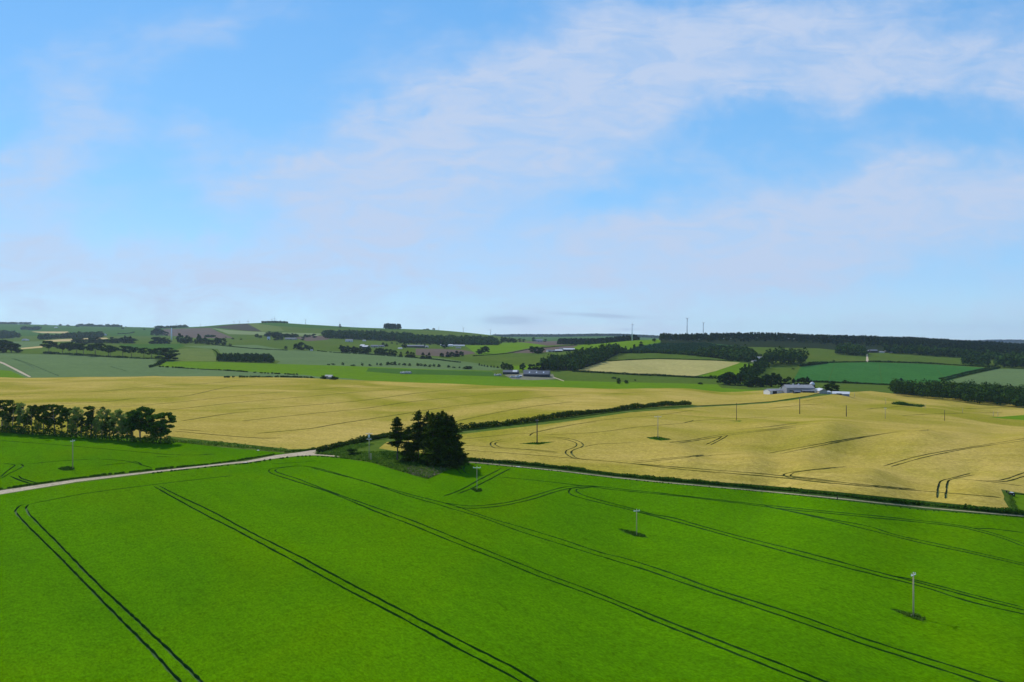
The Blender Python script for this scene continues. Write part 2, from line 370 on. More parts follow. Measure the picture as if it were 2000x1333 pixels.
field('ploughed_field', 'ploughed_field', [(990,689),(1037,680),(1125,675),(1130,678),(1100,682),(1062,689),(1000,692)])
field('pasture', 'pasture', [(925,709),(860,700),(935,696),(990,690),(1062,690),(1130,690),(1060,712),(990,714)])
field('bright_pasture', 'bright_field', [(985,716),(1060,711),(1130,691),(1120,678),(1145,672),(1235,666),(1290,662),(1292,670),(1245,676),(1215,688),(1200,694),(1125,722),(1060,724),(1000,724)])
field('plantation', 'young_wood', [(1210,690),(1250,676),(1290,669),(1380,668),(1470,680),(1475,695),(1440,706),(1400,697),(1280,690)])
field('pasture', 'pasture', [(1172,706.5),(1212,691),(1280,690.5),(1400,696),(1430,706),(1400,705),(1287,702)])
field('barley_field', 'far_barley', [(1121,720),(1170,707.5),(1230,704),(1287,702),(1400,705),(1446,708.5),(1410,722),(1358,735),(1237,732.5),(1125,725.5)])
field('pasture', 'bright_field', [(1446,709),(1472,712),(1470,720),(1438,739),(1362,737)])
field('pasture', 'pasture', [(1110,728),(1250,735),(1410,741),(1420,746),(1380,749),(1250,745),(1140,737)])
field('pasture', 'pasture', [(1455,677),(1600,680),(1628,686),(1632,692),(1690,697),(1692,707),(1580,709),(1530,700),(1470,696)])
field('pasture', 'pasture', [(1692,690),(1780,688),(1880,694),(1940,700),(1950,718),(1840,713),(1692,707)])
field('root_crop_field', 'root_crop', [(1549,743),(1564,717),(1600,709.5),(1700,708),(1800,711),(1930,719),(1850,745),(1745,752),(1600,748)])
field('pasture', 'pasture', [(1490,717),(1564,714),(1550,742),(1530,745),(1465,742)])
field('pasture', 'pasture', [(1590,748),(1745,752.5),(1750,768),(1680,766),(1600,762)])
field('wheat_field', 'grey_green_field', [(1845,746),(1945,721),(2000,721),(Rr,722),(Rr,770),(2000,758),(1900,750)])
for (x0,y0,x1,y1) in ((1630,710,1617,746),(1716,710,1722,749),(1820,712,1843,738),(1862,714,1880,731)):
    field('grass_strip', 'mid_green_field', [(x0,y0),(x0+1.2,y0),(x1+1.5,y1),(x1,y1)])
# woodland floors
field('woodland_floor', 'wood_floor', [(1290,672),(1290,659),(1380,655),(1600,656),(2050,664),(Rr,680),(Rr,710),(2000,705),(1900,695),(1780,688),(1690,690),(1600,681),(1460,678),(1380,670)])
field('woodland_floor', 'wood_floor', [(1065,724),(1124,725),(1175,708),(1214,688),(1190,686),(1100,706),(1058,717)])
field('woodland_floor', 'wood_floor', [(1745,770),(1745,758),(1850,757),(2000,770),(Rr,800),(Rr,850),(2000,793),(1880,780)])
field('farmyard', 'yard', [(985,733),(1010,729),(1080,731),(1085,741),(1040,743),(1000,741)])
field('farmyard', 'yard', [(1500,764),(1530,762),(1620,764),(1660,771),(1640,776),(1560,774)])
# the big barley fields
field('barley_field', 'barley', [(L,800),(0,842),(340,858),(450,866),(560,878),(612,877),(640,873),(700,862),(760,852),(895,838),(1100,815),(1230,798),(1350,791),(1370,793.5),(1450,789),(1500,785),(1560,776),(1600,770),
   (1600,'D',700),(1500,'D',780),(1350,'D',770),(1200,'D',760),(1000,'D',770),(800,'D',790),(600,'D',810),(300,'D',815),(0,'D',790),(L,'D',850)])
field('barley_field', 'barley', [(1500,950),(1300,936),(1200,926),(1100,914),(1000,903),(905,897),(870,893),(790,884),(740,876),(760,860),(895,846),(1100,822),(1230,804),(1350,796),(1370,795.5),(1450,791),(1500,788),(1560,779),(1600,772),(1650,768),
   (1650,'D',760),(1700,764),(1745,769.5),(1880,780),(2000,793),(Rr,850),(Rr,1020),(2000,964),(1966,959),(1960,975),(1975,1000),(1900,990),(1800,980),(1700,970),(1600,960)])
field('green_field', 'bright_field', [(1932,816),(2000,811),(Rr,800),(Rr,826),(2000,821)])
field('grass_strip', 'rough_grass', [(760,855),(895,841),(1100,818),(1230,800),(1350,793),(1372,795),(1350,797),(1230,806),(1100,825),(895,849),(770,864)], .5)
field('grass_strip', 'rough_grass', [(1350,793),(1440,789),(1520,783),(1575,774),(1600,768),(1640,769),(1600,774),(1540,783),(1450,791.5),(1372,795)], .5)
field('grass_strip', 'rough_grass', [(1745,788),(1806,793),(1800,796),(1742,790)], .4)
# near side
field('rough_grass', 'rough_grass', [(612,884),(640,876),(700,866),(760,857),(780,860),(730,868),(690,880),(740,885),(800,886),(870,893),(905,899),(908,905),(882,915),(835,937),(780,921),(725,904),(650,893)], .12)
field('rough_grass', 'rough_grass', [(325,852),(450,865),(560,877),(580,882),(548,887),(430,878),(340,867)], .1)
field('verge', 'verge_grass', [(905,897),(1000,902),(1100,912),(1200,924),(1300,934),(1500,949),(1635,961),(1800,978),(1900,988),(1975,998),(2000,1000),(Rr,1065),(Rr,1082),(2000,1012),(1800,997),(1635,978),(1500,963),(1300,945),(1200,935),(1100,923),(1000,913),(905,907)], .1)
field('green_field', 'bright_field', [(1966,962),(2000,965),(Rr,1030),(Rr,1062),(2000,996),(1984,996),(1980,980)], .3)
field('grass_strip', 'rough_grass', [(1955,956),(1972,959),(1982,985),(1990,1001),(1975,1003),(1966,980)], .08)
field('crop_field', 'green_crop', [(L,'D',78),(L,1060),(0,967),(150,944),(300,925),(450,909.5),(540,897),(585,892),(614,891),(650,893),(725,903.5),(780,920.5),(835,936.5),(882,914),(908,903.5),(1000,912.5),(1100,922.5),(1200,934.5),(1300,944.5),(1500,962),(1635,977),(1800,996),(2000,1011.5),(Rr,1082),(Rr,'D',78)])
field('crop_field', 'green_crop', [(L,800),(0,845),(340,863),(430,874),(545,884),(560,887),(540,888),(450,902),(300,918),(150,934),(0,956),(L,1040)])
field('gravel_track', 'gravel', [(L,1050),(0,957.5),(150,935.5),(300,919.5),(450,903),(480,900),(540,888.5),(585,883),(610,878.5),(622,877.5),(622,884),(618,887),(675,891),(722,894.5),(722,896.5),(675,893.2),(616,889.5),(585,890.5),(540,895.5),(480,904),(450,906.5),(300,923),(150,941.5),(0,966),(L,1062)], .12)
field('field_path', 'worn_path', [(900,900.5),(935,902.5),(1000,909),(1100,919),(1200,931),(1300,941),(1500,958.6),(1635,971.6),(1717,980.6),(1825,991.6),(2000,1006.6),(Rr,1069),(Rr,1073),(2000,1008.6),(1825,993.6),(1717,982.5),(1635,973.8),(1500,960.7),(1300,943),(1200,933),(1100,921),(1000,911),(935,904.5),(900,902.4)], .12)
field('field_path', 'gravel', [(-5,704),(8,708.5),(22,715.5),(45,727),(62,736.5),(57,737),(38,728),(18,717.5),(5,711),(-5,708)], .3)
field('field_path', 'gravel', [(1691.5,707.5),(1692,691),(1694.5,691),(1697,707.5)], .0)
field('field_path', 'gravel', [(1080,736),(1102,744),(1101,745),(1079,737.2)], .0)
# dark rank growth inside the crops
for (pts) in ([(1736,1189),(1750,1190),(1784,1199),(1806,1208),(1803,1213),(1790,1211),(1765,1201)], [(1206,1033),(1222,1035),(1243,1041),(1258,1045),(1266,1051),(1238,1047),(1220,1041)],
      [(921,957),(938,955),(943,960),(930,962)], [(112,916),(128,911),(146,914),(146,919),(125,920)]):
    field('rank_grass', 'rank_grass', pts, .12)
for (pts) in ([(1262,855),(1285,853),(1313,859),(1290,861),(1270,858)], [(1012,867),(1040,865),(1085,863),(1052,869)], [(1422,822),(1450,822),(1445,824)]):
    field('rank_grass', 'rank_grass', pts, .12)

# ------------------------------------------------------------------ wheel tracks through the crops (each line one wheel)
GT = [ # green crop
 [(57,985),(51,990),(51,996),(62,1010),(114,1062),(182,1132),(279,1222),(395,1333),(430,1368)],
 [(55,985),(42,987),(32,994),(31,1001),(49,1022),(120,1092),(214,1189),(286,1261),(352,1333),(390,1372)],
 [(300,950),(341,973),(403,1007),(450,1030),(525,1070),(600,1110),(650,1137),(712,1170),(775,1202),(900,1270),(950,1295),(1020,1333),(1080,1364)],
 [(310,949),(350,969),(415,1000),(500,1045),(585,1087),(650,1122),(712,1155),(790,1195),(900,1252),(995,1300),(1052,1333),(1110,1362)],
 [(585,908),(571,911),(540,914),(526,918),(528,924),(551,932),(585,943),(641,961),(693,982),(740,1002),(800,1024),(900,1065),(975,1094),(1050,1125),(1112,1147),(1200,1180),(1275,1212),(1340,1238),(1400,1262),(1445,1280),(1520,1310),(1580,1333),(1640,1356)],
 [(600,910),(556,913),(540,917),(540,922),(585,937),(652,963),(720,987),(800,1015),(900,1055),(985,1089),(1090,1130),(1150,1152),(1250,1192),(1300,1212),(1400,1250),(1472,1277),(1550,1307),(1616,1333),(1680,1357)],
 [(585,910),(621,915),(675,930),(738,948),(801,966),(865,982),(900,992),(950,1010),(1025,1032),(1100,1055),(1175,1080),(1225,1092),(1300,1116),(1400,1152),(1550,1199),(1655,1236),(1745,1266),(1850,1298),(1961,1333),(2030,1355)],
 [(607,914),(652,925),(720,943),(787,966),(850,984),(882,994),(940,1011),(1012,1037),(1075,1057),(1150,1080),(1200,1095),(1250,1110),(1300,1127),(1400,1161),(1550,1211),(1670,1253),(1790,1292),(1916,1333),(1990,1358)],
 [(865,982),(907,988),(940,988),(1000,980),(1050,966),(1100,952),(1137,949),(1175,951),(1200,954),(1312,966),(1400,976),(1487,986),(1625,1000),(1700,1007),(1795,1017),(1875,1027),(1937,1041),(2000,1062),(2060,1084)],
 [(882,991),(925,993),(975,989),(1037,976),(1100,957),(1150,951.5),(1200,957),(1350,972),(1487,989),(1525,994),(1700,1011),(1800,1021),(1875,1030),(1950,1049),(2000,1068),(2060,1092)],
 [(1487,986),(1525,995),(1575,1005),(1625,1015),(1700,1029),(1750,1045),(1875,1072),(2000,1101),(2080,1120)],
 [(1495,989),(1515,993),(1600,1012),(1700,1036),(1800,1061),(1900,1082),(2000,1105),(2080,1126)],
 [(1175,951),(1125,952),(1111,959),(1117,967),(1150,977),(1225,995),(1300,1014),(1375,1034),(1450,1055),(1575,1089),(1700,1121),(1800,1146),(1900,1177),(2000,1200),(2080,1222)],
 [(1160,951.5),(1127,956),(1127,961),(1150,971),(1225,991),(1275,1005),(1312,1011),(1375,1029),(1450,1049),(1575,1080),(1700,1114),(1750,1127),(1800,1140),(1900,1167),(2000,1192),(2080,1212)],
]
GTF = [ # fainter, green crop
 [(57,985),(162,965),(299,947),(455,929)], [(975,932),(1050,939),(1112,946),(1150,950)],
 [(980,915),(937,937),(900,957),(862,971)], [(997,915),(950,940),(920,955),(887,967)], [(909,910),(905,917),(912,925),(925,928)], [(893,911),(894,919),(903,926),(915,929)],
 [(1900,1032),(2000,1041)], [(1737,1124),(1800,1136),(1900,1162),(2000,1187)],
 [(0,933),(12,922),(27,911),(28,908),(0,905)], [(0,936),(17,926),(40,915),(45,909),(34,905)], [(17,929),(38,938),(63,946)], [(36,929),(45,936),(79,945)],
 [(191,897),(247,901),(299,915)], [(193,910),(243,905),(265,902),(281,911)], [(0,861),(112,869),(270,883),(349,889),(427,888)], [(300,892),(340,893),(352,889)], [(395,889),(405,887),(425,887)],
 [(52,907),(112,901),(190,897)], [(530,906),(575,904),(620,900)],
]
YT = [ # right-hand barley
 [(897,879),(1000,886),(1125,896),(1225,905),(1350,919),(1500,931),(1625,944),(1750,955),(1825,961),(1955,972)],
 [(900,870),(1000,876),(1100,886)], [(1225,905),(1350,915),(1550,931),(1675,946),(1800,957)],
 [(1060,853),(1105,856),(1130,862),(1139,869),(1135,874),(1120,879),(1116,885),(1127,895),(1150,899)],
 [(1060,855),(1100,858),(1124,865),(1125,872),(1107,880),(1105,886),(1117,894),(1140,898)],
 [(1139,874),(1175,867),(1250,865)],
 [(982,859),(962,863),(958,868),(963,874),(982,877),(1050,879),(1100,885)], [(990,863),(972,864),(967,868),(975,873),(990,876)],
 [(897,859),(982,850),(1027,846),(1032,847.5),(1100,834),(1175,821),(1287,811),(1357,801)], [(1035,852),(1045,845),(1105,832),(1175,823)],
 [(1060,850),(1162,845),(1250,834),(1332,827),(1357,820)], [(1335,826),(1375,821),(1500,815)],
 [(1305,865),(1350,860),(1412,849),(1500,839),(1550,832),(1620,825)], [(1325,866),(1365,860),(1425,850),(1500,841),(1560,834)], [(1387,870),(1412,857),(1422,850)], [(1378,869),(1402,858),(1412,851)],
 [(1235,905),(1375,891),(1450,886)], [(1232,902),(1300,896),(1375,889)],
 [(1655,911),(1575,919),(1535,925),(1532,929),(1545,934),(1580,940),(1640,946)], [(1672,912),(1600,917),(1550,924),(1545,929),(1560,934),(1640,943)],
 [(1522,887),(1587,874),(1675,857),(1750,845),(1825,840)], [(1500,886),(1575,872),(1675,855),(1775,840)],
 [(1725,911),(1795,891),(1875,877),(2000,857),(2100,842)], [(1740,912),(1812,892),(1900,875),(2000,861),(2100,847)],
 [(1895,925),(1855,935),(1845,937),(1836,942),(1832,955),(1831,975)], [(1905,927),(1862,936),(1852,941),(1849,956),(1847,976)],
 [(1900,938),(1950,939),(2000,924),(2050,910)], [(1920,941),(1962,941),(2000,931),(2050,918)], [(1870,935),(1920,940),(2000,950)],
 [(1570,784),(1590,780),(1615,777)], [(1430,840),(1500,834),(1560,826)],
]
YTF = [ # left-hand barley rows
 [(600,775),(690,767),(825,756)], [(450,802),(600,792),(712,782),(825,767),(937,757)], [(470,823),(600,809),(712,798),(802,785),(915,774),(1027,764),(1090,760)],
 [(500,847),(600,838),(667,827),(780,810),(892,793),(1050,777),(1140,770)], [(600,762),(690,756),(760,752)], [(892,823),(982,804),(1050,793),(1120,785)],
 [(0,752),(112,748),(225,741)], [(0,771),(112,768),(191,765),(315,753),(450,747)], [(0,776),(80,774)], [(60,791),(202,785),(270,778),(360,774),(450,756),(560,748)],
 [(140,798),(247,794),(337,787),(450,775),(560,765)], [(315,803),(450,788),(600,775)], [(351,823),(450,808),(500,804)], [(337,842),(450,852),(510,856),(560,855)], [(345,839),(400,843)],
 [(1175,771),(1260,766),(1320,766)], [(200,764),(330,756),(480,742)],
 [(1690,800),(1800,797)], [(1780,768),(1880,772),(1990,778)], [(1760,812),(1850,808),(1960,806)], [(1880,799),(1960,796),(2030,790)],
 [(1500,799),(1560,792),(1610,789)], [(520,855),(522,853)],
]
FT = [ # far crops
 [(25,700),(50,708),(72,717),(115,735)], [(20,700),(45,708),(67,719)], [(90,700),(150,722)], [(100,701),(160,722)], [(170,726),(200,734)], [(215,716),(250,726)], [(300,720),(380,733)], [(390,722),(440,733)],
 [(540,690),(550,708)], [(545,690),(560,709)], [(940,710),(860,704)], [(1140,724),(1200,718)],
]
STR = []
rng0 = random.Random(5)
def track(pts, w, mat_in):
    P = smoothline(pts, 8); q = [cast(*p) for p in P]
    xy = [(a*math.exp(b), math.exp(b)) for a, b in q]
    # resample
    out = [xy[0]]; 
    for p in xy[1:]:
        d = math.hypot(p[0]-out[-1][0], p[1]-out[-1][1]); st = max(1.1, p[1]*.008)
        if d > 120: STR_add(out, w, mat_in); out = [p]; continue
        n = int(d/st)
        if n < 1: continue
        o = out[-1]
        for k in range(1, n+1): out.append((o[0]+(p[0]-o[0])*k/n, o[1]+(p[1]-o[1])*k/n))
    STR_add(out, w, mat_in)
def STR_add(c, w, m):
    if len(c) < 3: return
    P = np.array(c); T = np.gradient(P, axis=0); T /= np.linalg.norm(T, axis=1)[:, None]+1e-9
    N = np.column_stack([-T[:, 1], T[:, 0]])
    ww = np.array([w*.5*(.55+.8*rng0.random()) for _ in c])[:, None]; w2 = np.array([w*.5*(.55+.8*rng0.random()) for _ in c])[:, None]
    ww[0] = ww[-1] = w2[0] = w2[-1] = .05
    Lf = P+N*ww; Rt = P-N*w2
    toab = lambda Q: [(x/y, math.log(y)) for x, y in Q]
    STR.append((m, toab(Lf), toab(Rt)))
for p in GT: track(p, .54, 'g')
for p in GTF: track(p, .55, 'g')
for p in YT: track(p, .72, 'y')
for p in YTF: track(p, 1.2, 'y')
for p in FT: track(p, 1.5, 'f')

# ------------------------------------------------------------------ one triangulation of the whole land, cut along every boundary
rng = np.random.default_rng(3)
A0, A1, B0, B1 = -1.3, 1.3, math.log(78), math.log(12000)
ga = np.concatenate([np.linspace(A0, -.86, 16)[:-1], np.linspace(-.86, .86, 150), np.linspace(.86, A1, 16)[1:]])
gb = np.linspace(B0, B1, 330)
pts = []
for j, b in enumerate(gb):
    for i, a in enumerate(ga):
        edge = i in (0, len(ga)-1) or j in (0, len(gb)-1)
        ja, jb = (0, 0) if edge else ((rng.random()-.5)*.004, (rng.random()-.5)*.006)
        pts.append((a+ja, b+jb+(0 if edge else .0076*(i % 2))))
S = 1.0
edges = []
def addring(r, close=True):
    n0 = len(pts); r = [(min(max(a, A0), A1), min(max(b, B0), B1)) for a, b in r]
    pts.extend(r); n = len(r)
    for k in range(n if close else n-1): edges.append((n0+k, n0+(k+1) % n))
for (_, _, _, ring) in REG: addring(ring)
strips = []
for m, Lf, Rt in STR:
    ring = Lf+Rt[::-1]; addring(ring); strips.append((m, Lf, Rt))
vv, ee, ff, _, _, _ = delaunay_2d_cdt([Vector(p) for p in pts], edges, [], 0, 1e-6)
TV = np.array([(v[0], v[1]) for v in vv]); TF = np.array([f[:3] for f in ff], dtype=np.int64)
cen = TV[TF].mean(1)
def inside(ring, P):
    r = np.array(ring); x, y = P[:, 0], P[:, 1]; res = np.zeros(len(P), bool)
    x1, y1 = r[:, 0], r[:, 1]; x2, y2 = np.roll(x1, -1), np.roll(y1, -1)
    for a, b, c, d in zip(x1, y1, x2, y2):
        if b == d: continue
        cond = (b > y) != (d > y)
        if not cond.any(): continue
        res ^= cond & (x < (c-a)*(y-b)/(d-b)+a)
    return res
reg = np.zeros(len(TF), dtype=int)          # 0 = open pasture
for k, (_, _, _, ring) in enumerate(REG):
    r = np.array(ring); lo, hi = r.min(0), r.max(0)
    s = np.where((cen[:, 0] > lo[0]) & (cen[:, 0] < hi[0]) & (cen[:, 1] > lo[1]) & (cen[:, 1] < hi[1]))[0]
    if len(s): reg[s[inside(ring, cen[s])]] = k+1
drop = np.array([0.]+[r[2] for r in REG])[reg]
tram = np.zeros(len(TF), bool)
order = np.argsort(cen[:, 1]); cb = cen[order, 1]
cropreg = np.array([False]+[r[1] in ('green_crop', 'barley', 'grey_green_field', 'far_barley') for r in REG])[reg]
for m, Lf, Rt in strips:
    for k in range(len(Lf)-1):
        q = np.array([Lf[k], Lf[k+1], Rt[k+1], Rt[k]]); lo, hi = q.min(0), q.max(0)
        i0, i1 = np.searchsorted(cb, lo[1]), np.searchsorted(cb, hi[1])
        if i1 <= i0: continue
        s = order[i0:i1]; s = s[(cen[s, 0] > lo[0]) & (cen[s, 0] < hi[0])]
        if len(s): tram[s[inside(q, cen[s])]] = True
tram &= cropreg
TZ = Hab(TV[:, 0], TV[:, 1]); TY = np.exp(TV[:, 1]); TX = TV[:, 0]*TY
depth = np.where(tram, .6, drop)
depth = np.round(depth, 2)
# walls between levels
edge_of = {}
for f, (i, j, k) in enumerate(TF.tolist()):
    for e in ((i, j), (j, k), (k, i)):
        edge_of.setdefault((e[0], e[1]) if e[0] < e[1] else (e[1], e[0]), []).append((f, e))
wall = {}
dl = depth.tolist()
for key, fs in edge_of.items():
    if len(fs) == 2:
        (f, e), (g, h) = fs
        if dl[f] != dl[g]:
            hi_, lo_, ed = (f, g, e) if dl[f] < dl[g] else (g, f, h)
            wall.setdefault(int(reg[hi_]), []).append((ed, dl[hi_], dl[lo_]))
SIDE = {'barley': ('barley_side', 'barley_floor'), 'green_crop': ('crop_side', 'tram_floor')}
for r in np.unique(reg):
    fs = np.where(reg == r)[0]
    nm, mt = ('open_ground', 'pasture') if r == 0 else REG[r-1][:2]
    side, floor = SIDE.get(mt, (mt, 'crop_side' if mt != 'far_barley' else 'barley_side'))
    V, Fc, M_, Sm = [], [], [], []; idx = {}
    def vid(v, d):
        kk = (v, d)
        if kk not in idx: idx[kk] = len(V); V.append((TX[v], TY[v], TZ[v]-d))
        return idx[kk]
    for f in fs:
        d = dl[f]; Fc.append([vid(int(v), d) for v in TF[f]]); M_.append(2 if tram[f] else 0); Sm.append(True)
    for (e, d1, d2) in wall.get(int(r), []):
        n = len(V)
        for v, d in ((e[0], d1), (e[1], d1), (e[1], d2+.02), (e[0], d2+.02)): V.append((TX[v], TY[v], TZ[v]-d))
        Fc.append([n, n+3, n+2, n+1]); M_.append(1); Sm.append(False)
    o = mesh_obj(nm, V, Fc, [mt, side, floor], M_, Sm)
    o['kind'] = 'structure'
# land out to the sides and behind
def side_patch(name, P, quads):
    o = mesh_obj(name, P, quads, ['pasture'], None, True); o['kind'] = 'structure'
V, Fc = [], []
xs = np.concatenate([-np.geomspace(16000, 100, 22), [-50, 0, 50], np.geomspace(100, 16000, 22)])
ys = np.concatenate([-np.geomspace(4000, 40, 12), [0, 40, 78]])
for y in ys:
    for x in xs: V.append((x, y, float(Hxy(np.array([float(x)]), np.array([max(y, 62.)]))[0])-(.0 if y < 70 else 0)))
n = len(xs)
for j in range(len(ys)-1):
    for i in range(n-1): Fc.append([j*n+i, j*n+i+1, (j+1)*n+i+1, (j+1)*n+i])
side_patch('ground', V, Fc)
for s in (-1, 1):
    V, Fc = [], []; fr = np.linspace(0, 1, 8)
    gbs = gb[::3].tolist()+([gb[-1]] if (len(gb)-1) % 3 else [])
    for b in gbs:
        y = math.exp(b); x0 = 1.3*y
        for u in fr:
            x = s*(x0+(16000-x0)*u**2) if x0 < 16000 else s*x0
            V.append((x, y, float(Hxy(np.array([x]), np.array([y]))[0])-.02))
    m_ = len(fr)
    for j in range(len(gbs)-1):
        for i in range(m_-1):
            q = [j*m_+i, j*m_+i+1, (j+1)*m_+i+1, (j+1)*m_+i]; Fc.append(q if s > 0 else q[::-1])
    side_patch('ground', V, Fc)

# ------------------------------------------------------------------ foliage and object materials
def leafmat(name, dark, light, trans=.25):
    m = bpy.data.materials.new(name); m.use_nodes = True; nt = m.node_tree; nt.nodes.clear(); t = NT(nt)
    o = t.n('ShaderNodeOutputMaterial'); d = t.n('ShaderNodeBsdfDiffuse'); tr = t.n('ShaderNodeBsdfTranslucent'); mx = t.n('ShaderNodeMixShader')
    g = t.n('ShaderNodeNewGeometry'); oi = t.n('ShaderNodeObjectInfo')
    n = t.noise(g.outputs['Position'], .16, 4, .7); n2 = t.noise(g.outputs['Position'], 3., 2, .6)
    k = t.m('ADD', t.m('MULTIPLY', t.ramp(n, .3, .7), .5), t.m('MULTIPLY', n2, .3)); k = t.m('ADD', k, t.m('MULTIPLY', oi.outputs['Random'], .25))
    k = t.m('MULTIPLY', t.m('ADD', k, g.outputs['Random Per Island']), .55)
    c = t.mix(k, c4(dark), c4(light))
    t.L.new(c, d.inputs[0]); t.L.new(c, tr.inputs[0]); mx.inputs[0].default_value = trans
    t.L.new(d.outputs[0], mx.inputs[1]); t.L.new(tr.outputs[0], mx.inputs[2]); t.L.new(mx.outputs[0], o.inputs[0]); MAT[name] = m
leafmat('pine_leaf', (.014,.032,.004), (.085,.140,.012), .2)
leafmat('ash_leaf', (.12,.18,.03), (.34,.42,.09), .45)
leafmat('oak_leaf', (.014,.042,.005), (.085,.165,.014), .25)
leafmat('spruce_leaf', (.018,.036,.004), (.085,.125,.012), .2)
leafmat('hedge_leaf', (.018,.038,.004), (.085,.12,.012), .15)
leafmat('far_leaf', (.008,.026,.004), (.048,.098,.010), .12)
leafmat('far_conifer', (.006,.018,.005), (.026,.052,.010), .08)
leafmat('young_leaf', (.02,.06,.025), (.05,.11,.04), .1)
leafmat('tuft', (.045,.12,.006), (.15,.25,.03), .4)
leafmat('dry_tuft', (.12,.13,.05), (.30,.28,.15), .3)
leafmat('dark_tuft', (.02,.065,.005), (.075,.16,.015), .25)
plain('bark', (.26,.20,.15), .4, 3); plain('pale_bark', (.32,.28,.23), .35, 3); plain('dark_bark', (.12,.09,.07), .4, 3)
plain('pole_wood', (.46,.36,.22), .25, 6); plain('dark_pole_wood', (.055,.042,.036), .3, 6)
plain('insulator', (.62,.62,.60), .1, 9, .4); plain('steel', (.80,.81,.80), .1, 5, .5)
plain('turbine_white', (.78,.79,.80), .04, 1, .5); plain('turbine_grey', (.33,.35,.38), .06, 1, .6)
plain('wall_white', (.62,.61,.58), .08, .4); plain('wall_shade_blue', (.23,.24,.27), .12, .3); plain('wall_dark', (.035,.036,.04), .3, .4)  # bluish shed walls: shade tone of the camera-facing side put into the colour
plain('wall_stone', (.36,.32,.27), .2, .8); plain('roof_grey', (.25,.25,.25), .12, .3); plain('roof_slate', (.13,.14,.16), .15, .4)
plain('roof_dark', (.085,.10,.12), .15, .3); plain('roof_light', (.52,.53,.53), .08, .3); plain('roof_light_edge', (.52,.53,.55), .1, .5)
plain('skylight', (.55,.60,.64), .08, 1, .4); plain('opening', (.012,.012,.014), .2, 1); plain('concrete', (.45,.44,.42), .15, .7)
plain('door_white', (.75,.76,.78), .05, 1); plain('stone_white', (.7,.68,.62), .12, 2); plain('rubble', (.42,.40,.34), .35, 1.2)
plain('black_paint', (.015,.015,.018), .3, 2, .4); plain('rubber', (.02,.02,.02), .2, 4); plain('window_glass', (.05,.06,.08), .2, 1, .15)
plain('earth', (.12,.09,.06), .3, 2)

RN = np.random.default_rng(11)
def quads(cen, nrm, size, rnd=RN, asp=.7, droop=0.):
    """leaf sprays: one irregular four-sided face per point"""
    n = len(cen); r = rnd.normal(size=(n, 3)); t_ = np.cross(nrm, r); t_ /= np.linalg.norm(t_, axis=1)[:, None]+1e-9
    b_ = np.cross(nrm, t_); b_ /= np.linalg.norm(b_, axis=1)[:, None]+1e-9
    s = (size*(.6+.8*rnd.random(n)))[:, None] if np.ndim(size) == 0 else (size*(.6+.8*rnd.random(n)))[:, None]
    j = lambda: (.75+.5*rnd.random((n, 1)))
    v = np.stack([cen+t_*s*j(), cen+b_*s*asp*j(), cen-t_*s*j(), cen-b_*s*asp*j()], 1).reshape(-1, 3)
    if droop: v[:, 2] -= droop*rnd.random(len(v))
    return v, np.arange(n*4).reshape(n, 4)
def puff(c, r, n, size, rnd=RN, inner=.55, upbias=.25):
    """a clump of sprays filling an ellipsoid"""
    d = rnd.normal(size=(n, 3)); d /= np.linalg.norm(d, axis=1)[:, None]
    rr = inner+(1-inner)*rnd.random((n, 1))
    p = np.asarray(c)+d*np.asarray(r)*rr
    nr = d+rnd.normal(size=(n, 3))*.45; nr[:, 2] += upbias; nr /= np.linalg.norm(nr, axis=1)[:, None]
    return quads(p, nr, size, rnd)
class MB:
    def __init__(s): s.V = []; s.F = []; s.M = []; s.n = 0
    def add(s, v, f, m=0):
        v = np.asarray(v, float); s.V += v.tolist(); s.F += [[int(i)+s.n for i in q] for q in f]; s.M += [m]*len(f); s.n += len(v)
    def tube(s, pts, rad, m=0, k=7):
        pts = [Vector(p) for p in pts]; V = []; F_ = []
        for i, p in enumerate(pts):
            d = (pts[min(i+1, len(pts)-1)]-pts[max(i-1, 0)]).normalized()
            u = d.cross(Vector((0, 1, 0.01))); u = u.normalized() if u.length > 1e-3 else Vector((1, 0, 0)); w = d.cross(u)
            r = rad[i] if isinstance(rad, (list, tuple)) else rad
            for q in range(k):
                a = 2*math.pi*q/k; V.append(p+u*math.cos(a)*r+w*math.sin(a)*r)
        for i in range(len(pts)-1):
            for q in range(k): F_.append([i*k+q, i*k+(q+1) % k, (i+1)*k+(q+1) % k, (i+1)*k+q])
        F_.append(list(range(k))[::-1]); F_.append([(len(pts)-1)*k+q for q in range(k)])
        s.add([tuple(v) for v in V], F_, m)
    def box(s, x0, x1, y0, y1, z0, z1, m=0, bev=0):
        V = [(x, y, z) for z in (z0, z1) for x, y in ((x0, y0), (x1, y0), (x1, y1), (x0, y1))]
        s.add(V, [[3, 2, 1, 0], [4, 5, 6, 7], [0, 1, 5, 4], [1, 2, 6, 5], [2, 3, 7, 6], [3, 0, 4, 7]], m)
    def prism(s, prof, y0, y1, m=0, axis='y'):
        """closed profile in (x,z) swept along y"""
        n = len(prof); V = [(p[0], y0, p[1]) for p in prof]+[(p[0], y1, p[1]) for p in prof]
        F_ = [list(range(n)), [n+i for i in range(n)][::-1]]+[[i, n+i, n+(i+1) % n, (i+1) % n] for i in range(n)]
        s.add(V, F_, m)
    def build(s, name, mats, parent=None, smooth=False): return mesh_obj(name, s.V, s.F, mats, s.M, smooth, parent)

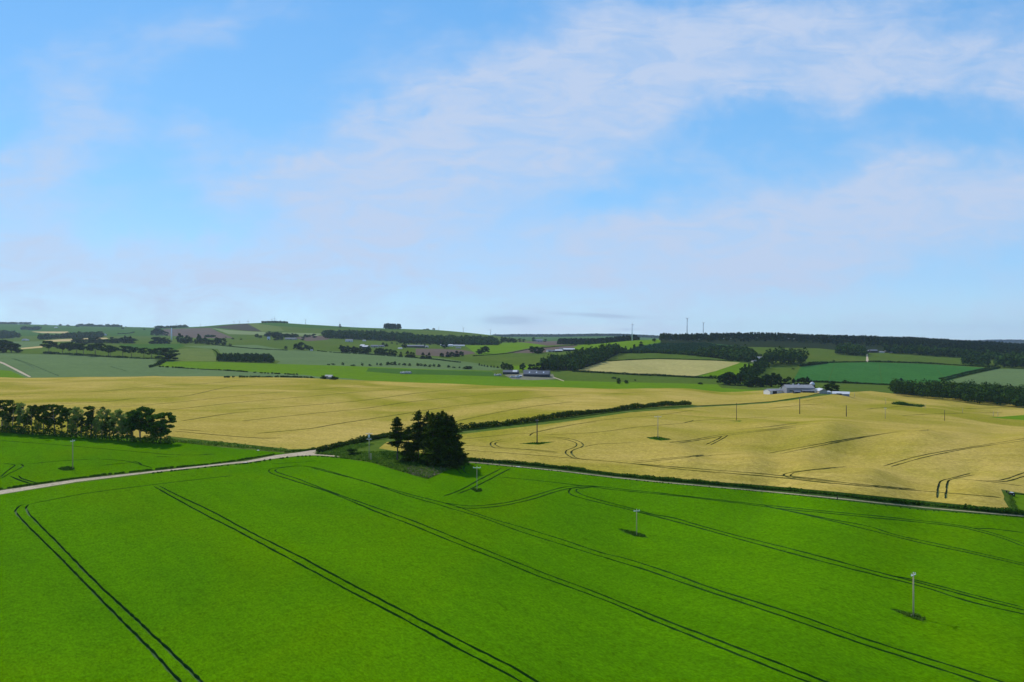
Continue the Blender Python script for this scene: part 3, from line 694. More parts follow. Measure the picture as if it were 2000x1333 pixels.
# ------------------------------------------------------------------ trees, near kinds: trunk mesh and crown mesh, unit = metres for a 12 m tree
def limbs(mb, rnd, h, r0, forkh, n, spread, lean=0., top=.9):
    tp = [(0, 0, -.3), (lean*.3, .05, h*.25), (lean*.6, -.1, h*.5), (lean, .1, h*top)]
    mb.tube(tp, [r0*1.15, r0*.8, r0*.55, r0*.12], 0, 8); tips = []
    for i in range(n):
        u = forkh+(top-.1-forkh)*(i/max(1, n-1)); z = h*u; a = rnd.random()*6.28; l = spread*(.6+.6*rnd.random())*(1.1-.5*(u-forkh))
        x, y = lean*u, 0.
        e = (x+math.cos(a)*l, y+math.sin(a)*l, min(h*.86, z+l*(.15+.45*rnd.random()))); mid = (x+math.cos(a)*l*.5, y+math.sin(a)*l*.5, z+l*.15)
        mb.tube([(x, y, z-.1), mid, e], [r0*.38*(1.1-u*.6), r0*.24, r0*.08], 0, 5); tips.append(e)
    return tips
def proto_pine(seed, h=12, w=7, flat=.8, low=.45, leaf='pine_leaf', bark='bark', size=.42, dens=110, clumps=18, tall=False, stems=1, cs=1.):
    rnd = random.Random(seed); rg = np.random.default_rng(seed); T = MB(); K = MB(); tips = []
    for s_ in range(stems): tips += limbs(T, rnd, h*(1-.08*s_), .26 if stems == 1 else .2, low*.8, 8, w*.42, (rnd.random()-.5)*1.6+(s_-(stems-1)/2)*1.2)
    for e in tips: K_add(K, puff(e, (w*.17*cs, w*.17*cs, h*.05*(1.5 if tall else 1)), dens, size, rg))
    for i in range(clumps):
        a = rnd.random()*6.28; u = math.sqrt(rnd.random()); z = low+(.97-low)*rnd.random(); env = math.sqrt(max(.12, 1-((z-.66)/(.36))**2)) if not tall else max(.3, 1.15-z)
        r = w*.5*u*env; c = (math.cos(a)*r, math.sin(a)*r, h*(z*.93))
        K_add(K, puff(c, (w*cs*(.12+.09*rnd.random()), w*cs*(.12+.09*rnd.random()), h*cs*(.04+.04*rnd.random())), dens, size, rg))
    K_add(K, puff((0, 0, h*.86), (w*.16, w*.16, h*.06), dens, size, rg))
    return T, K, bark, leaf
def K_add(K, vf, m=0): K.add(vf[0], vf[1].tolist(), m)
def proto_round(seed, h=12, w=8, low=.3, leaf='oak_leaf', bark='dark_bark', size=.42, dens=130, clumps=30, base=.12):
    rnd = random.Random(seed); rg = np.random.default_rng(seed); T = MB(); K = MB()
    limbs(T, rnd, h*.8, .28, .2, 8, w*.3)
    for i in range(clumps):
        a = rnd.random()*6.28; z = base+(1-base)*rnd.random(); zz = (z-.52)/.5; env = math.sqrt(max(.06, 1-zz*zz)); u = rnd.random()**.45
        r = w*.5*u*env*.82; K_add(K, puff((math.cos(a)*r, math.sin(a)*r, h*z*.93), (w*(.10+.08*rnd.random()),)*2+(h*(.05+.05*rnd.random()),), dens, size, rg))
    return T, K, bark, leaf
def proto_spruce(seed, h=18, w=6.5, start=.25, leaf='spruce_leaf', tiers=22, gap=.15, size=.5, per=5, lower=False):
    rnd = random.Random(seed); rg = np.random.default_rng(seed); T = MB(); K = MB()
    T.tube([(0, 0, -.3), (.1, 0, h*.4), (0, .1, h*.99)], [.24, .17, .03], 0, 8)
    for i in range(tiers):
        u = start+(1-start)*(i/(tiers-1))**.9
        if rnd.random() < gap and u < .85: continue
        R_ = w*.5*((1-u)/(1-start))**.55*(.75+.4*rnd.random())+.25
        nb = per+int(rnd.random()*2)
        for k in range(nb):
            a = rnd.random()*6.28; l = R_*(.6+.55*rnd.random()); e = (math.cos(a)*l, math.sin(a)*l, h*u-l*.18+ (0.25*l if u > .6 else 0))
            T.tube([(0, 0, h*u), e], [.05, .015], 0, 4)
            n = max(10, int(26*l))
            q = rg.random((n, 1))**.8; p = np.array([[0, 0, h*u]])*(1-q)+np.array([e])*q
            wd = .16+.30*l/ (w*.5)
            p = p+rg.normal(size=(n, 3))*np.array([wd, wd, .16])
            nr = rg.normal(size=(n, 3))*.6; nr[:, 2] += 1; nr /= np.linalg.norm(nr, axis=1)[:, None]
            K_add(K, quads(p, nr, size*(.55+.45*(1-u)), rg, .5, .35))
    K_add(K, puff((0, 0, h*.985), (.15, .15, .5), 14, .2, rg))
    return T, K, 'dark_bark', leaf
PROT = {}
def make_proto(key, tk, detail=True):
    T, K, bark, leaf = tk
    H_ = max(v[2] for v in K.V); Wd = np.percentile(np.abs(np.array(K.V)[:, :2]), 97)*2
    if detail:
        tm = T.build('trunk', [bark]); cm = K.build('crown', [leaf]); PROT[key] = (tm.data, cm.data, H_, Wd)
        for o in (tm, cm): bpy.data.objects.remove(o)
    else:
        T.add(K.V, K.F, 1); o = T.build('tree', [bark, leaf]); PROT[key] = (o.data, None, H_, Wd); bpy.data.objects.remove(o)
for i in range(3): make_proto('pine%d' % i, proto_pine(20+i, 12, 8, low=.46-.04*i, clumps=30, dens=70, size=.30, cs=.68))
make_proto('pine3', proto_pine(31, 12, 6.5, low=.25, clumps=26, dens=60, tall=True, size=.28, cs=.75))
make_proto('bigpine0', proto_pine(41, 12, 9.5, low=.36, clumps=60, dens=85, size=.32, cs=.7, leaf='oak_leaf', stems=2))
make_proto('bigpine1', proto_pine(42, 12, 9, low=.26, clumps=56, dens=85, size=.32, cs=.7, leaf='oak_leaf', stems=2))
for i in range(2): make_proto('ash%d' % i, proto_pine(50+i, 12, 6, low=.33, leaf='ash_leaf', bark='pale_bark', size=.24, dens=60, clumps=40, tall=False, stems=2, cs=.8))
make_proto('spruce_open', proto_spruce(60, 18, 5.2, .42, gap=.18, per=4))
make_proto('spruce_slim', proto_spruce(61, 15, 4.6, .05, gap=.1, tiers=22, per=5))
make_proto('spruce_tall', proto_spruce(62, 20, 6.2, .30, gap=.2, tiers=24, per=4))
make_proto('spruce_dense', proto_spruce(63, 20, 8, .12, gap=.12, tiers=24, per=5, size=.5))
make_proto('spruce_dense1', proto_spruce(64, 18, 8.5, .08, gap=.12, tiers=22, per=5, size=.5))
# distant kinds, one mesh each
for i in range(3): make_proto('far_round%d' % i, proto_round(70+i, 12, 9, leaf='far_leaf', size=.8, dens=34, clumps=26, base=.1), False)
for i in range(2): make_proto('far_umbrella%d' % i, proto_pine(80+i, 12, 10, low=.48, leaf='far_leaf', bark='dark_bark', size=.7, dens=34, clumps=20), False)
for i in range(2): make_proto('far_fir%d' % i, proto_spruce(90+i, 12, 5.5, .06, 'far_conifer', 12, .05, .8, 5), False)
for i in range(2): make_proto('bush%d' % i, proto_round(95+i, 4, 5, leaf='far_leaf', size=.5, dens=40, clumps=12, base=.05), False)
rt = random.Random(77)
def tree(px, py, hpx, wpx, key, name, label, cat='tree', group=None, D=None, rot=None, lab2=None):
    """a tree whose foot stands at a sighted spot, as tall and wide as it is there"""
    x, y, z, k = spot(px, py, D)
    m1, m2, H_, Wd = PROT[key]; s = hpx*k/H_; sw = wpx*k/Wd
    if m2 is None:
        o = bpy.data.objects.new(name, m1); COL.objects.link(o); o.location = (x, y, z-.1)
        o.rotation_euler = (0, 0, rt.random()*6.28 if rot is None else rot); o.scale = (sw, sw, s)
    else:
        o = empty(name, (x, y, z-.2), rt.random()*6.28 if rot is None else rot); o.scale = (sw, sw, s)
        for nm, m in (('trunk', m1), ('crown', m2)):
            c = bpy.data.objects.new(nm, m); COL.objects.link(c); c.parent = o
    tag(o, label, cat, group); return o
def row(pts, key, name, label, group, cat='tree', D=None):
    """countable look-alikes: (column,row,height,width) in turn"""
    for i, p in enumerate(pts):
        kk = key if not isinstance(key, (list, tuple)) else key[i % len(key)]
        tree(p[0], p[1], p[2], p[3], kk, name, label, cat, group, D if len(p) < 5 else p[4])
def line(x0, y0, x1, y1, n, h, w, jx=.3, jh=.25, seed=1):
    r = random.Random(seed+int(x0)); out = []
    for i in range(n):
        u = (i+.5)/n; dx = (x1-x0)/n
        out.append((x0+(x1-x0)*u+(r.random()-.5)*dx*jx*2, y0+(y1-y0)*u, h*(1-jh+2*jh*r.random()), w*(.85+.4*r.random())))
    return out

# --- near left pine belt
G1 = 'trees in the belt between the green field and the ripe field'
belt = [(-42,840,62,44,'pine1','scots_pine','dark pine cut by the left picture edge in the near tree belt'),
 (4,843,64,40,'pine0','scots_pine','dark spreading pine at the left end of the near tree belt'),
 (24,845,60,34,'pine2','scots_pine','flat topped dark pine with pale trunk, second from the left end of the near belt'),
 (46,847,61,26,'ash0','ash_tree','pale green tree poking above the dark pines near the left end of the belt'),
 (63,848,58,28,'pine1','scots_pine','dark pine just right of the leftmost pale green belt tree'),
 (86,849,60,34,'pine0','scots_pine','broad flat topped pine left of the middle of the near belt'),
 (108,851,63,46,'pine2','scots_pine','widest flat topped dark pine in the near belt'),
 (131,853,57,30,'pine1','scots_pine','dark pine with bent trunk right of the widest flat topped pine'),
 (149,854,61,24,'ash1','ash_tree','small yellow green treetop directly behind the pole in the left field'),
 (177,856,65,34,'pine3','scots_pine','jagged dark pine with layered spiky branches in the near belt'),
 (199,858,60,27,'ash0','ash_tree','pale green tree just right of the jagged pine'),
 (214,859,48,20,'pine3','scots_pine','short dark tree between the two pale trees right of the jagged pine'),
 (230,860,62,32,'ash1','ash_tree','tallest pale green airy tree near the right end of the belt'),
 (248,861,52,22,'ash0','ash_tree','thin pale tree just left of the big rounded dark tree'),
 (274,863,70,50,'bigpine0','domed_pine','biggest dark domed tree near the right end of the near belt'),
 (313,865,60,50,'bigpine1','domed_pine','dark leaning tree at the right end of the near belt')]
for (a, b, h, w, k, nm, lb) in belt: tree(a, b, h, w, k, nm, lb, 'tree', G1)
# thin stems among the belt
extra = [(13,844,40,16),(36,846,36,15),(55,848,34,14),(75,849,34,14),(97,850,36,14),(120,852,34,14),(140,854,36,15),(160,855,42,18),(168,856,34,14),(188,857,36,15),(207,859,36,14),(222,860,36,14),(239,861,38,15),(257,862,38,16),(294,864,42,16),(300,865,30,14)]
for i, p in enumerate(extra): tree(p[0], p[1], p[2], p[3], ('ash0', 'pine3', 'pine1')[i % 3], 'young_tree', 'thin young tree filling a gap between the tall trunks of the near belt', 'tree', 'young trees in the near belt')
# --- copse on the grass triangle
G2 = 'conifers of the copse beside the field path'
for (a, b, h, w, k, lb) in [
 (776,901,88,30,'spruce_open','lone sparse spruce with bare lower trunk at the left of the copse'),
 (797,904,72,28,'spruce_slim','short bushy spruce clothed to the ground, second from the left in the copse'),
 (817,903,104,34,'spruce_tall','tall sparse spruce with pointed top standing behind the short bushy one'),
 (835,905,104,30,'spruce_tall','narrow spruce with pointed tip just left of the dense dark conifers'),
 (845,910,107,34,'spruce_tall','bare trunked spruce in front of the dense dark conifers'),
 (856,912,108,44,'spruce_dense','dense black green conifer in the middle of the copse'),
 (871,911,106,50,'spruce_dense1','densest and widest conifer of the copse, low dark skirts'),
 (881,909,100,36,'spruce_tall','tall dark conifer crowded against the right side of the densest one'),
 (864,908,109,30,'spruce_tall','pointed conifer rising behind the middle of the dense dark group'),
 (886,906,84,40,'spruce_dense','dark conifer with side branches at the right edge of the copse'),
 (889,902,52,30,'spruce_dense1','low dark conifer at the right foot of the copse')]:
    tree(a, b, h, w, k, 'spruce', lb, 'conifer', G2)
for (a, b, h, w) in [(808,905,22,16),(822,908,20,16),(834,911,18,14),(862,915,18,16),(880,911,20,18),(790,903,14,12)]:
    tree(a, b, h, w, 'bush0', 'undergrowth_bush', 'low dark bush under the conifers of the copse', 'bush', 'bushes under the copse conifers')
tree(688,889,13,26,'bush1','bramble_bush','dark green bush beside the track left of the transformer pole','bush')
# --- far left round trees
row([(95,691,26,26),(122,692,23,20),(135,692,24,18),(150,694,24,26),(163,694,24,22),(186,696,26,30),(212,696,22,22),(216,697,20,16),(240,698,23,22),(257,698,22,20),(281,699,20,22),(296,700,19,22),(310,701,22,18)],
    ['far_umbrella0','far_umbrella1'], 'field_tree', 'one of the open row of flat crowned trees above the pale wheat, far left', 'row of flat crowned trees, far left')
tree(326,704,25,38,'far_round1','field_tree','low wide dark tree ending the row of flat crowned trees, far left')
row([(-14,689,26,22),(6,689,26,24),(22,689,22,22),(34,689,17,14)], ['far_round0','far_round2'], 'field_tree', 'one of the dark round clump at the left picture edge above the wheat', 'clump at the left picture edge')
row(line(145,671,262,671,12,11,14), ['far_round0','far_round1','far_round2'], 'hedgerow_tree', 'one of the dark trees in the row just above the flat crowned ones, far left', 'dark row behind the flat crowned trees')
tree(244,671,16,6,'far_fir0','fir','pointed fir rising from the dark tree row, far left'); tree(255,671,15,7,'far_fir1','fir','second pointed fir at the right end of the dark tree row, far left')
row([(296,672,6,9),(302,672,14,12),(309,672,14,14),(315,672,12,12),(322,672,13,12),(330,672,8,10)], ['far_round1','far_round2'], 'hedgerow_tree', 'one of the trees in the clump below the slim white mast', 'clump below the white mast')
row([(300,656,12,10),(306,656,15,10),(313,656,14,10),(326,656,8,7),(318,656,11,9)], ['far_round0','far_round2'], 'hill_tree', 'one of the small bluish trees left of the slim white mast', 'trees left of the white mast')
row([(352,671,20,12),(358,672,12,10),(364,672,17,11),(371,672,15,9),(382,672,9,8),(388,672,20,8),(392,672,12,8)], ['far_round1','far_round0'], 'hedgerow_tree', 'one of the tall dark trees right of the slim white mast', 'trees right of the white mast')
row(line(398,673,440,675,6,13,11), ['far_round0','far_round2'], 'hedgerow_tree', 'one of the low dark trees running down rightward from the mast trees', 'low trees right of the mast')
tree(449,676,5,6,'bush0','bush','small bush ending the low tree run right of the mast','bush')
# --- middle distance
row(line(663,688,724,691,10,12,10), ['far_round0','far_fir0','far_round1'], 'hedgerow_tree', 'one of the dark trees in the long row below the twin dark sheds', 'tree row below the twin dark sheds')
row(line(732,692,773,695,6,11,10), ['far_round1','far_round2'], 'hedgerow_tree', 'one of the second dark tree row, right of the long row below the sheds', 'second tree row')
row([(783,697,10,6),(796,698,13,9),(803,698,11,8),(808,699,11,6)], ['far_fir0','far_fir1'], 'hedgerow_tree', 'one of the few upright trees left of the purple ploughed patch', 'trees left of the ploughed patch')
row([(826,701,13,8),(833,701,8,7),(838,701,13,7)], ['far_fir1','far_fir0'], 'hedgerow_tree', 'one of the three upright trees in front of the purple ploughed patch', 'three trees before the ploughed patch')
row([(863,699,10,8),(874,698,11,8),(882,698,11,10),(892,697,12,10),(901,697,11,9)], ['far_round0','far_fir0'], 'hedgerow_tree', 'one of the dark trees right of the purple ploughed patch', 'trees right of the ploughed patch')
row([(936,692,10,12),(947,691,15,16)], ['far_round1','far_round0'], 'field_tree', 'one of the pair of round dark trees alone in the green field', 'pair of round trees in the green field')
row([(579,684,13,12),(588,684,16,14),(598,684,11,10)], ['far_round0','far_round2'], 'field_tree', 'one of the dark tree clump above the pale wheat, left of the twin sheds', 'clump left of the twin sheds')
row([(607,685,9,9),(558,682,6,6)], 'far_round1', 'field_tree', 'small round tree beside the clump left of the twin sheds', 'small trees by the clump')
row([(748,677,8,8),(755,677,6,6)], 'far_fir0', 'field_tree', 'one of the two tiny dark trees in the pasture right of the white house', 'two tiny trees in the pasture')
row([(502,660,8,7),(509,661,6,6)], 'far_round0', 'field_tree', 'one of two small trees at the foot of the striped hill', 'two small trees at the hill foot')
row(line(518,658,580,660,11,9,10), ['far_round0','far_round1'], 'hill_tree', 'one of the tree row around the farm below the pale stubble strip', 'tree row below the stubble strip')
row([(538,665,8,11),(548,665,8,11),(592,665,7,7),(597,660,7,8),(613,660,8,9),(604,659,5,8)], ['far_round2','far_round0'], 'hill_tree', 'one of the scattered round trees by the farm below the stubble strip', 'round trees by the hill farm')
row([(790,680,10,9)], 'far_round1', 'field_tree', 'round dark tree at the left end of the long black shed', None)
row([(868,681,12,14)], 'far_round0', 'field_tree', 'round dark tree in front of the long bright roofs', None)
row([(1040,690,14,16),(1050,691,14,16),(1058,690,12,12)], ['far_round0','far_round1'], 'field_tree', 'one of the dark tree clump left of the brick coloured farm', 'clump left of the farm')
row([(1149,675,10,10)], 'far_round0', 'field_tree', 'round tree at the right end of the thin brown field strip', None)
row(line(978,669,1008,670,5,10,8), ['far_round1','far_round0'], 'hill_tree', 'one of the dark tree clump below the gap in the hills', 'clump below the gap in the hills')
row([(1015,668,7,7),(1042,667,8,7),(1023,668,6,6),(1065,668,6,6)], 'far_round2', 'hill_tree', 'one of the small trees around the house below the gap', 'trees around the house below the gap')
# along the farm and pasture
row([(983,722,15,9),(991,723,14,11),(998,724,12,11)], ['far_round1','far_round0'], 'farm_tree', 'one of the three dark trees left of the dark barn', 'three trees left of the dark barn')
tree(1021,725,16,11,'far_round0','farm_tree','single dark tree standing between the low shed and the dark barn')
row([(1036,723,12,9),(1043,724,13,9),(1051,724,16,11),(1060,724,15,12)], ['far_round2','far_fir0'], 'farm_tree', 'one of the dark trees directly behind the barn roof', 'trees behind the dark barn')
tree(1208.5,750,12,8,'far_round1','field_tree','larger of the two lone round trees below the hedge'); tree(1223,750,8,8,'far_round0','field_tree','smaller right hand one of the two lone round trees below the hedge')
row([(1199,740,4,9),(1241,744,3,5),(1369,751,4,12),(1402,748,5,6)], 'bush0', 'bush', 'one of the scattered low bushes in the pasture before the barley crest', 'bushes in the pasture','bush')
row([(641,713.5,3,7),(650,713,3,8),(669,713.5,6,6),(690,715,3,10),(707,714.5,6,5),(722,715,4,7),(736,713.5,5,5),(744,714,5,6),(757,713.5,7,9),(766,713,6,8),(772,713.5,8,7),(780,713.5,4,5),(790,714,5,8),(800,714.5,5,7),(815,715,6,8),(822,715,5,6),(830,716,5,7),(840,717,5,7),(847,716.5,6,6),(857,717,6,7),(876,718,5,6),(886,719,3,6),(897,719,3,5),(912,720,5,10),(918,720,4,8)],
    ['bush0','bush1'], 'hedgerow_bush', 'one of the dark bushes strung along the field edge left of the dark barn', 'bushes along the field edge','bush')
tree(914,721,6,16,'bush1','bush','widest bush at the right end of the strung out bushes near the dark barn','bush')
row([(936,714,5,3),(941,715,3,3),(946,716,4,3),(952,717,4,3),(959,717.5,4,3),(965,718,4,3),(972,719,4,4)], 'far_fir0', 'sapling', 'one of the line of saplings beside the pasture left of the barn', 'line of saplings')
tree(630,737,7,20,'bush0','bush','dark bushes half hiding the little ruin on the barley crest','bush',None,790)
tree(652,738,7,18,'bush1','bush','dark bush at the right of the little ruin on the barley crest','bush',None,785)
# right farm trees
row([(1414,766,22,20),(1425,766,26,24),(1441,766,24,22)], ['far_round0','far_round2'], 'farm_tree', 'one of the biggest dark round trees, left of the farm behind the barley', 'big round trees left of the farm', D=880)
row([(1463,766,20,18),(1476,765,22,20),(1487,766,17,22),(1497,762,26,18),(1508,762,28,20),(1520,762,26,16)], ['far_round1','far_round0'], 'farm_tree', 'one of the dark trees crowded behind the white farm sheds', 'trees crowded behind the farm', D=850)
row([(1532,760,18,11),(1540,760,22,13),(1550,760,19,11),(1559,761,19,11),(1568,761,22,13),(1577,761,24,13),(1584,762,18,10)], ['far_fir0','far_round2','far_fir1'], 'farm_tree', 'one of the upright dark trees behind the long farm shed', 'upright trees behind the long shed', D=840)
tree(1626,772,20,26,'far_round0','farm_tree','round tree standing alone between the farm and the small gabled shed', 'tree', None, 690)
row([(1650,747,5,10)], 'bush1', 'bush', 'single bush on the hedge below the teal root crop','bush')
row([(1744,754,8,8),(1760,752,14,9)], 'far_fir0', 'wood_edge_tree', 'one of the two pointed trees at the left tip of the right hand wood', 'pointed trees at the wood tip')
row([(1222,684,8,5),(1239,682,10,5),(1252,676,9,8),(1278,668,7,7),(1232,687,8,6),(1218,688,9,9)], ['far_fir0','far_round0'], 'hill_tree', 'one of the separate trees on the bright hillside below the white turbine', 'trees below the white turbine')
row([(1484,696,5,9),(1628,708,5,5),(1549,722,3,5),(1623,709,3,7)], 'bush0', 'bush', 'one of the lone bushes on the right hillside fields', 'lone bushes on the right hill','bush')
tree(664,640,7,5,'far_fir1','hill_tree','dark tree on the skyline beside a tiny turbine')
row([(847,645,4,5),(835,645,3,6),(829,645,2,6)], 'far_round0', 'hill_tree', 'one of the little trees on the green skyline right of the square dark wood', 'little skyline trees')
row([(89,636,2.5,5),(118,637,4,5),(133,638,4,5),(151,639,5,7),(240,643,3,5),(246,640,2,3),(282,645,3,4)], 'far_round1', 'hill_tree', 'one of the tiny bluish trees dotted along the far left skyline', 'dots on the far left skyline')
row([(455,663,3,6),(471,664,2.5,4),(441,660,2,3)], 'bush1', 'bush', 'one of the specks of bush on the striped hill', 'specks on the striped hill','bush')
for i in range(16):
    tree(765+i*8+rt.random()*4, 670+rt.random()*5+i*.2, 3.5, 4, ('bush0','bush1')[i % 2], 'garden_tree', 'one of the scattered tiny trees between the white house and the long black shed', 'tree', 'scattered tiny trees by the white house')

# ------------------------------------------------------------------ woods that read as one mass
def inring(pxpoly):
    r = ringab(pxpoly); a = np.array(r); return r, a.min(0), a.max(0)
def wood(name, pxpoly, hm, spacing, kind, label, cat='wood', leaf='far_leaf', jitter=.4, maxn=2600, ring=None, dens=1., seed=1, qs=1.):
    rg = np.random.default_rng(seed); r, lo, hi = inring(pxpoly) if ring is None else (ring, np.array(ring).min(0), np.array(ring).max(0))
    D0, D1 = math.exp(lo[1]), math.exp(hi[1]); x0, x1 = min(lo[0]*D0, lo[0]*D1), max(hi[0]*D0, hi[0]*D1)
    nx, ny = int((x1-x0)/spacing)+1, int((D1-D0)/spacing)+1
    gx, gy = np.meshgrid(x0+(np.arange(nx)+.5)*spacing, D0+(np.arange(ny)+.5)*spacing)
    P = np.column_stack([gx.ravel(), gy.ravel()]); P += rg.uniform(-.45, .45, P.shape)*spacing
    P = P[P[:, 1] > 10]; A_ = np.column_stack([P[:, 0]/P[:, 1], np.log(P[:, 1])]); P = P[inside(r, A_)]
    if len(P) > maxn: P = P[rg.choice(len(P), maxn, replace=False)]
    z = Hxy(P[:, 0], P[:, 1]); VV, FF = [], []; n0 = 0
    for (x, y), zz in zip(P, z):
        h = hm*(1-jitter+2*jitter*rg.random())
        if kind == 'fir':
            n = int(26*dens); u = rg.random(n)**.8; a = rg.random(n)*6.283; rad = spacing*.42*(1-u)+.25
            c = np.column_stack([x+np.cos(a)*rad, y+np.sin(a)*rad, zz+h*(.12+.86*u)]); nr = np.column_stack([np.cos(a), np.sin(a), np.full(n, .6)])+rg.normal(size=(n, 3))*.3
            v, f = quads(c, nr/np.linalg.norm(nr, axis=1)[:, None], spacing*.24*qs, rg, .8)
        else:
            n = int(34*dens); d = rg.normal(size=(n, 3)); d /= np.linalg.norm(d, axis=1)[:, None]; d[:, 2] = d[:, 2]*.9
            rr = spacing*.55*(.7+.45*rg.random(n))[:, None]
            c = np.array([x, y, zz+h*.56])+d*np.array([1, 1, h*.44/(spacing*.55)])*rr; nr = d+rg.normal(size=(n, 3))*.35; nr[:, 2] += .2
            v, f = quads(c, nr/np.linalg.norm(nr, axis=1)[:, None], spacing*.23*qs, rg, .8)
        VV.append(v); FF.append(f+n0); n0 += len(v)
    if not VV: print('EMPTY', name, label); return
    o = mesh_obj(name, np.vstack(VV), np.vstack(FF), [leaf], None, False); tag(o, label, cat, None, 'stuff'); return o
wood('forest', None, 16, 11, 'fir', 'long dark conifer forest along the right skyline ridge', 'forest', 'far_conifer', .18, 4600,
     ring=ringab([(1290,'D',1700),(1290,'D',2080),(1400,'D',2260),(1600,'D',2320),(1800,'D',2420),(2050,'D',2500),(Rr,'D',2400),(Rr,'D',1500),(2200,'D',1480),(2000,'D',1500),(1900,'D',1600),(1780,'D',1690),(1650,'D',1760),(1550,'D',1830),(1450,'D',1790),(1380,'D',1740)]), seed=2)
wood('woodland_belt', [(1062,725),(1125,725.5),(1178,708),(1214,690),(1192,687),(1130,699),(1058,717)], 15, 9, 'round', 'diagonal belt of dark broadleaf trees climbing right from behind the dark barn', 'wood', seed=3)
wood('woodland', [(1355,694),(1400,700),(1440,706),(1472,709),(1478,700),(1462,688),(1440,684),(1395,686),(1375,690)], 11, 9, 'round', 'dark wood left of the grey roofed steading on the right hill', 'wood', seed=4)
wood('woodland_belt', [(1438,753),(1455,755),(1480,738),(1500,722),(1500,713),(1490,712),(1460,733)], 14, 8, 'fir', 'diagonal strip of conifers running down toward the white farm sheds', 'wood', 'far_leaf', seed=5)
wood('woodland', [(1494,716),(1570,714),(1580,710),(1560,706),(1500,708)], 24, 10, 'round', 'block of tall dark trees above the square green pasture on the right', 'wood', seed=6, jitter=.35)
wood('woodland', None, 14, 10, 'round', 'long dark broadleaf wood at the right edge behind the ripe barley', 'wood', 'far_leaf', .35, 1800,
     ring=ringab([(1744,'D',765),(1880,'D',720),(2000,'D',690),(2120,'D',670),(Rr,'D',640),(Rr,'D',740),(2100,'D',800),(2000,'D',830),(1850,'D',850),(1745,'D',850)]), seed=7, dens=4, qs=.42)
wood('woodland', [(1632,693),(1690,697),(1692,690),(1665,683),(1636,685)], 14, 9, 'round', 'rounded dark wood beside the pale farm lane on the right hill', 'wood', seed=8)
wood('tree_row', [(1728,690),(1800,695),(1880,700),(1950,706),(1950,702),(1870,694),(1790,688),(1728,686)], 15, 10, 'round', 'ragged lighter fringe of trees under the dark ridge forest, far right', 'wood', seed=9)
wood('shelter_block', [(1878,714),(1932,717),(1934,712),(1878,709)], 17, 8, 'fir', 'square block of bare stemmed conifers right of the teal root crop', 'wood', 'far_leaf', seed=10)
wood('woodland', [(1945,719),(2010,721),(2200,724),(2200,712),(2000,708),(1948,711)], 20, 11, 'round', 'dark wood at the right edge above the pale wheat', 'wood', seed=11)
wood('plantation_block', [(424,707),(480,708.5),(537,710),(530,702),(500,700),(426,700)], 9, 6, 'fir', 'low rectangular dark conifer plantation above the bright green strip, left', 'wood', 'far_leaf', .15, seed=12)
wood('plantation', [(1215,690),(1250,680),(1290,673),(1380,672),(1440,682),(1380,693),(1280,688)], 3.0, 8, 'fir', 'young blue green conifer plantation below the ridge forest', 'wood', 'young_leaf', .4, 900, seed=13)
wood('tree_line', [(1212,690.5),(1280,690),(1340,694),(1400,700),(1400,696),(1340,690),(1280,688),(1214,688.5)], 4.5, 9, 'round', 'scrubby line of trees along the lower edge of the young plantation', 'wood', 'far_leaf', .6, seed=14)
wood('hill_wood', [(632,661),(700,664.5),(760,667),(810,666),(800,661),(740,657),(640,655)], 18, 13, 'round', 'dark wood strip across the green hill left of centre', 'wood', seed=15)
wood('hill_wood', [(776,671),(850,673),(920,674),(960,674),(960,668),(900,666),(830,665),(780,666)], 17, 13, 'round', 'second dark wood strip lower on the green hill, nearer the centre', 'wood', seed=16)
wood('hill_wood', [(875,674),(975,675),(975,670),(875,669)], 14, 14, 'round', 'ragged dark trees at the foot of the green hill right of centre', 'wood', seed=17)
wood('skyline_wood', None, 22, 14, 'fir', 'square dark wood alone on the green skyline', 'wood', 'far_conifer', .1, 400, ring=ringab([(751,'D',3080),(782,'D',3080),(782,'D',3260),(751,'D',3260)]), seed=18)
wood('distant_forest', None, 18, 42, 'round', 'blue distant forest closing the gap in the hills', 'forest', 'far_conifer', .25, 1500, dens=.8, ring=ringab([(965,'D',6300),(1310,'D',6300),(1330,'D',7400),(960,'D',7400)]), seed=19)
wood('conifer_strip', None, 16, 13, 'fir', 'dark conifer strip in front of the blue distant forest', 'forest', 'far_conifer', .2, 900, ring=ringab([(1090,'D',2120),(1180,'D',2000),(1235,'D',1900),(1250,'D',2200),(1180,'D',2350),(1090,'D',2350)]), seed=20)
wood('distant_forest', None, 22, 45, 'round', 'blue wooded hill on the right horizon', 'forest', 'far_conifer', .2, 1600, dens=.8, ring=ringab([(1830,'D',8600),(Rr,'D',8600),(Rr,'D',9700),(1830,'D',9700)]), seed=21)
wood('hill_wood', [(-300,664),(0,664),(42,660),(30,655),(0,652),(-300,650)], 17, 15, 'round', 'bluish wood at the left picture edge under the far hills', 'wood', seed=22, maxn=900)
wood('hill_wood', [(75,664),(100,663),(140,661),(200,660),(198,656),(180,658),(140,659),(110,662),(78,662)], 16, 14, 'round', 'bluish wood around the pale long building, far left', 'wood', seed=23)
wood('skyline_wood', None, 15, 26, 'round', 'thin dark wood lying along the skyline near the left edge', 'wood', 'far_leaf', .2, 260, ring=ringab([(1,'D',5700),(33,'D',5700),(33,'D',5780),(1,'D',5780)]), seed=24)
wood('skyline_wood', None, 17, 26, 'round', 'shorter dark skyline wood second from the left edge', 'wood', 'far_leaf', .2, 260, ring=ringab([(40,'D',5700),(58,'D',5700),(58,'D',5780),(40,'D',5780)]), seed=25)
wood('skyline_wood', None, 13, 30, 'round', 'long ragged wood along the far left skyline toward the white mast', 'wood', 'far_leaf', .65, 34, ring=ringab([(155,'D',5300),(235,'D',5200),(235,'D',5350),(155,'D',5450)]), seed=26)
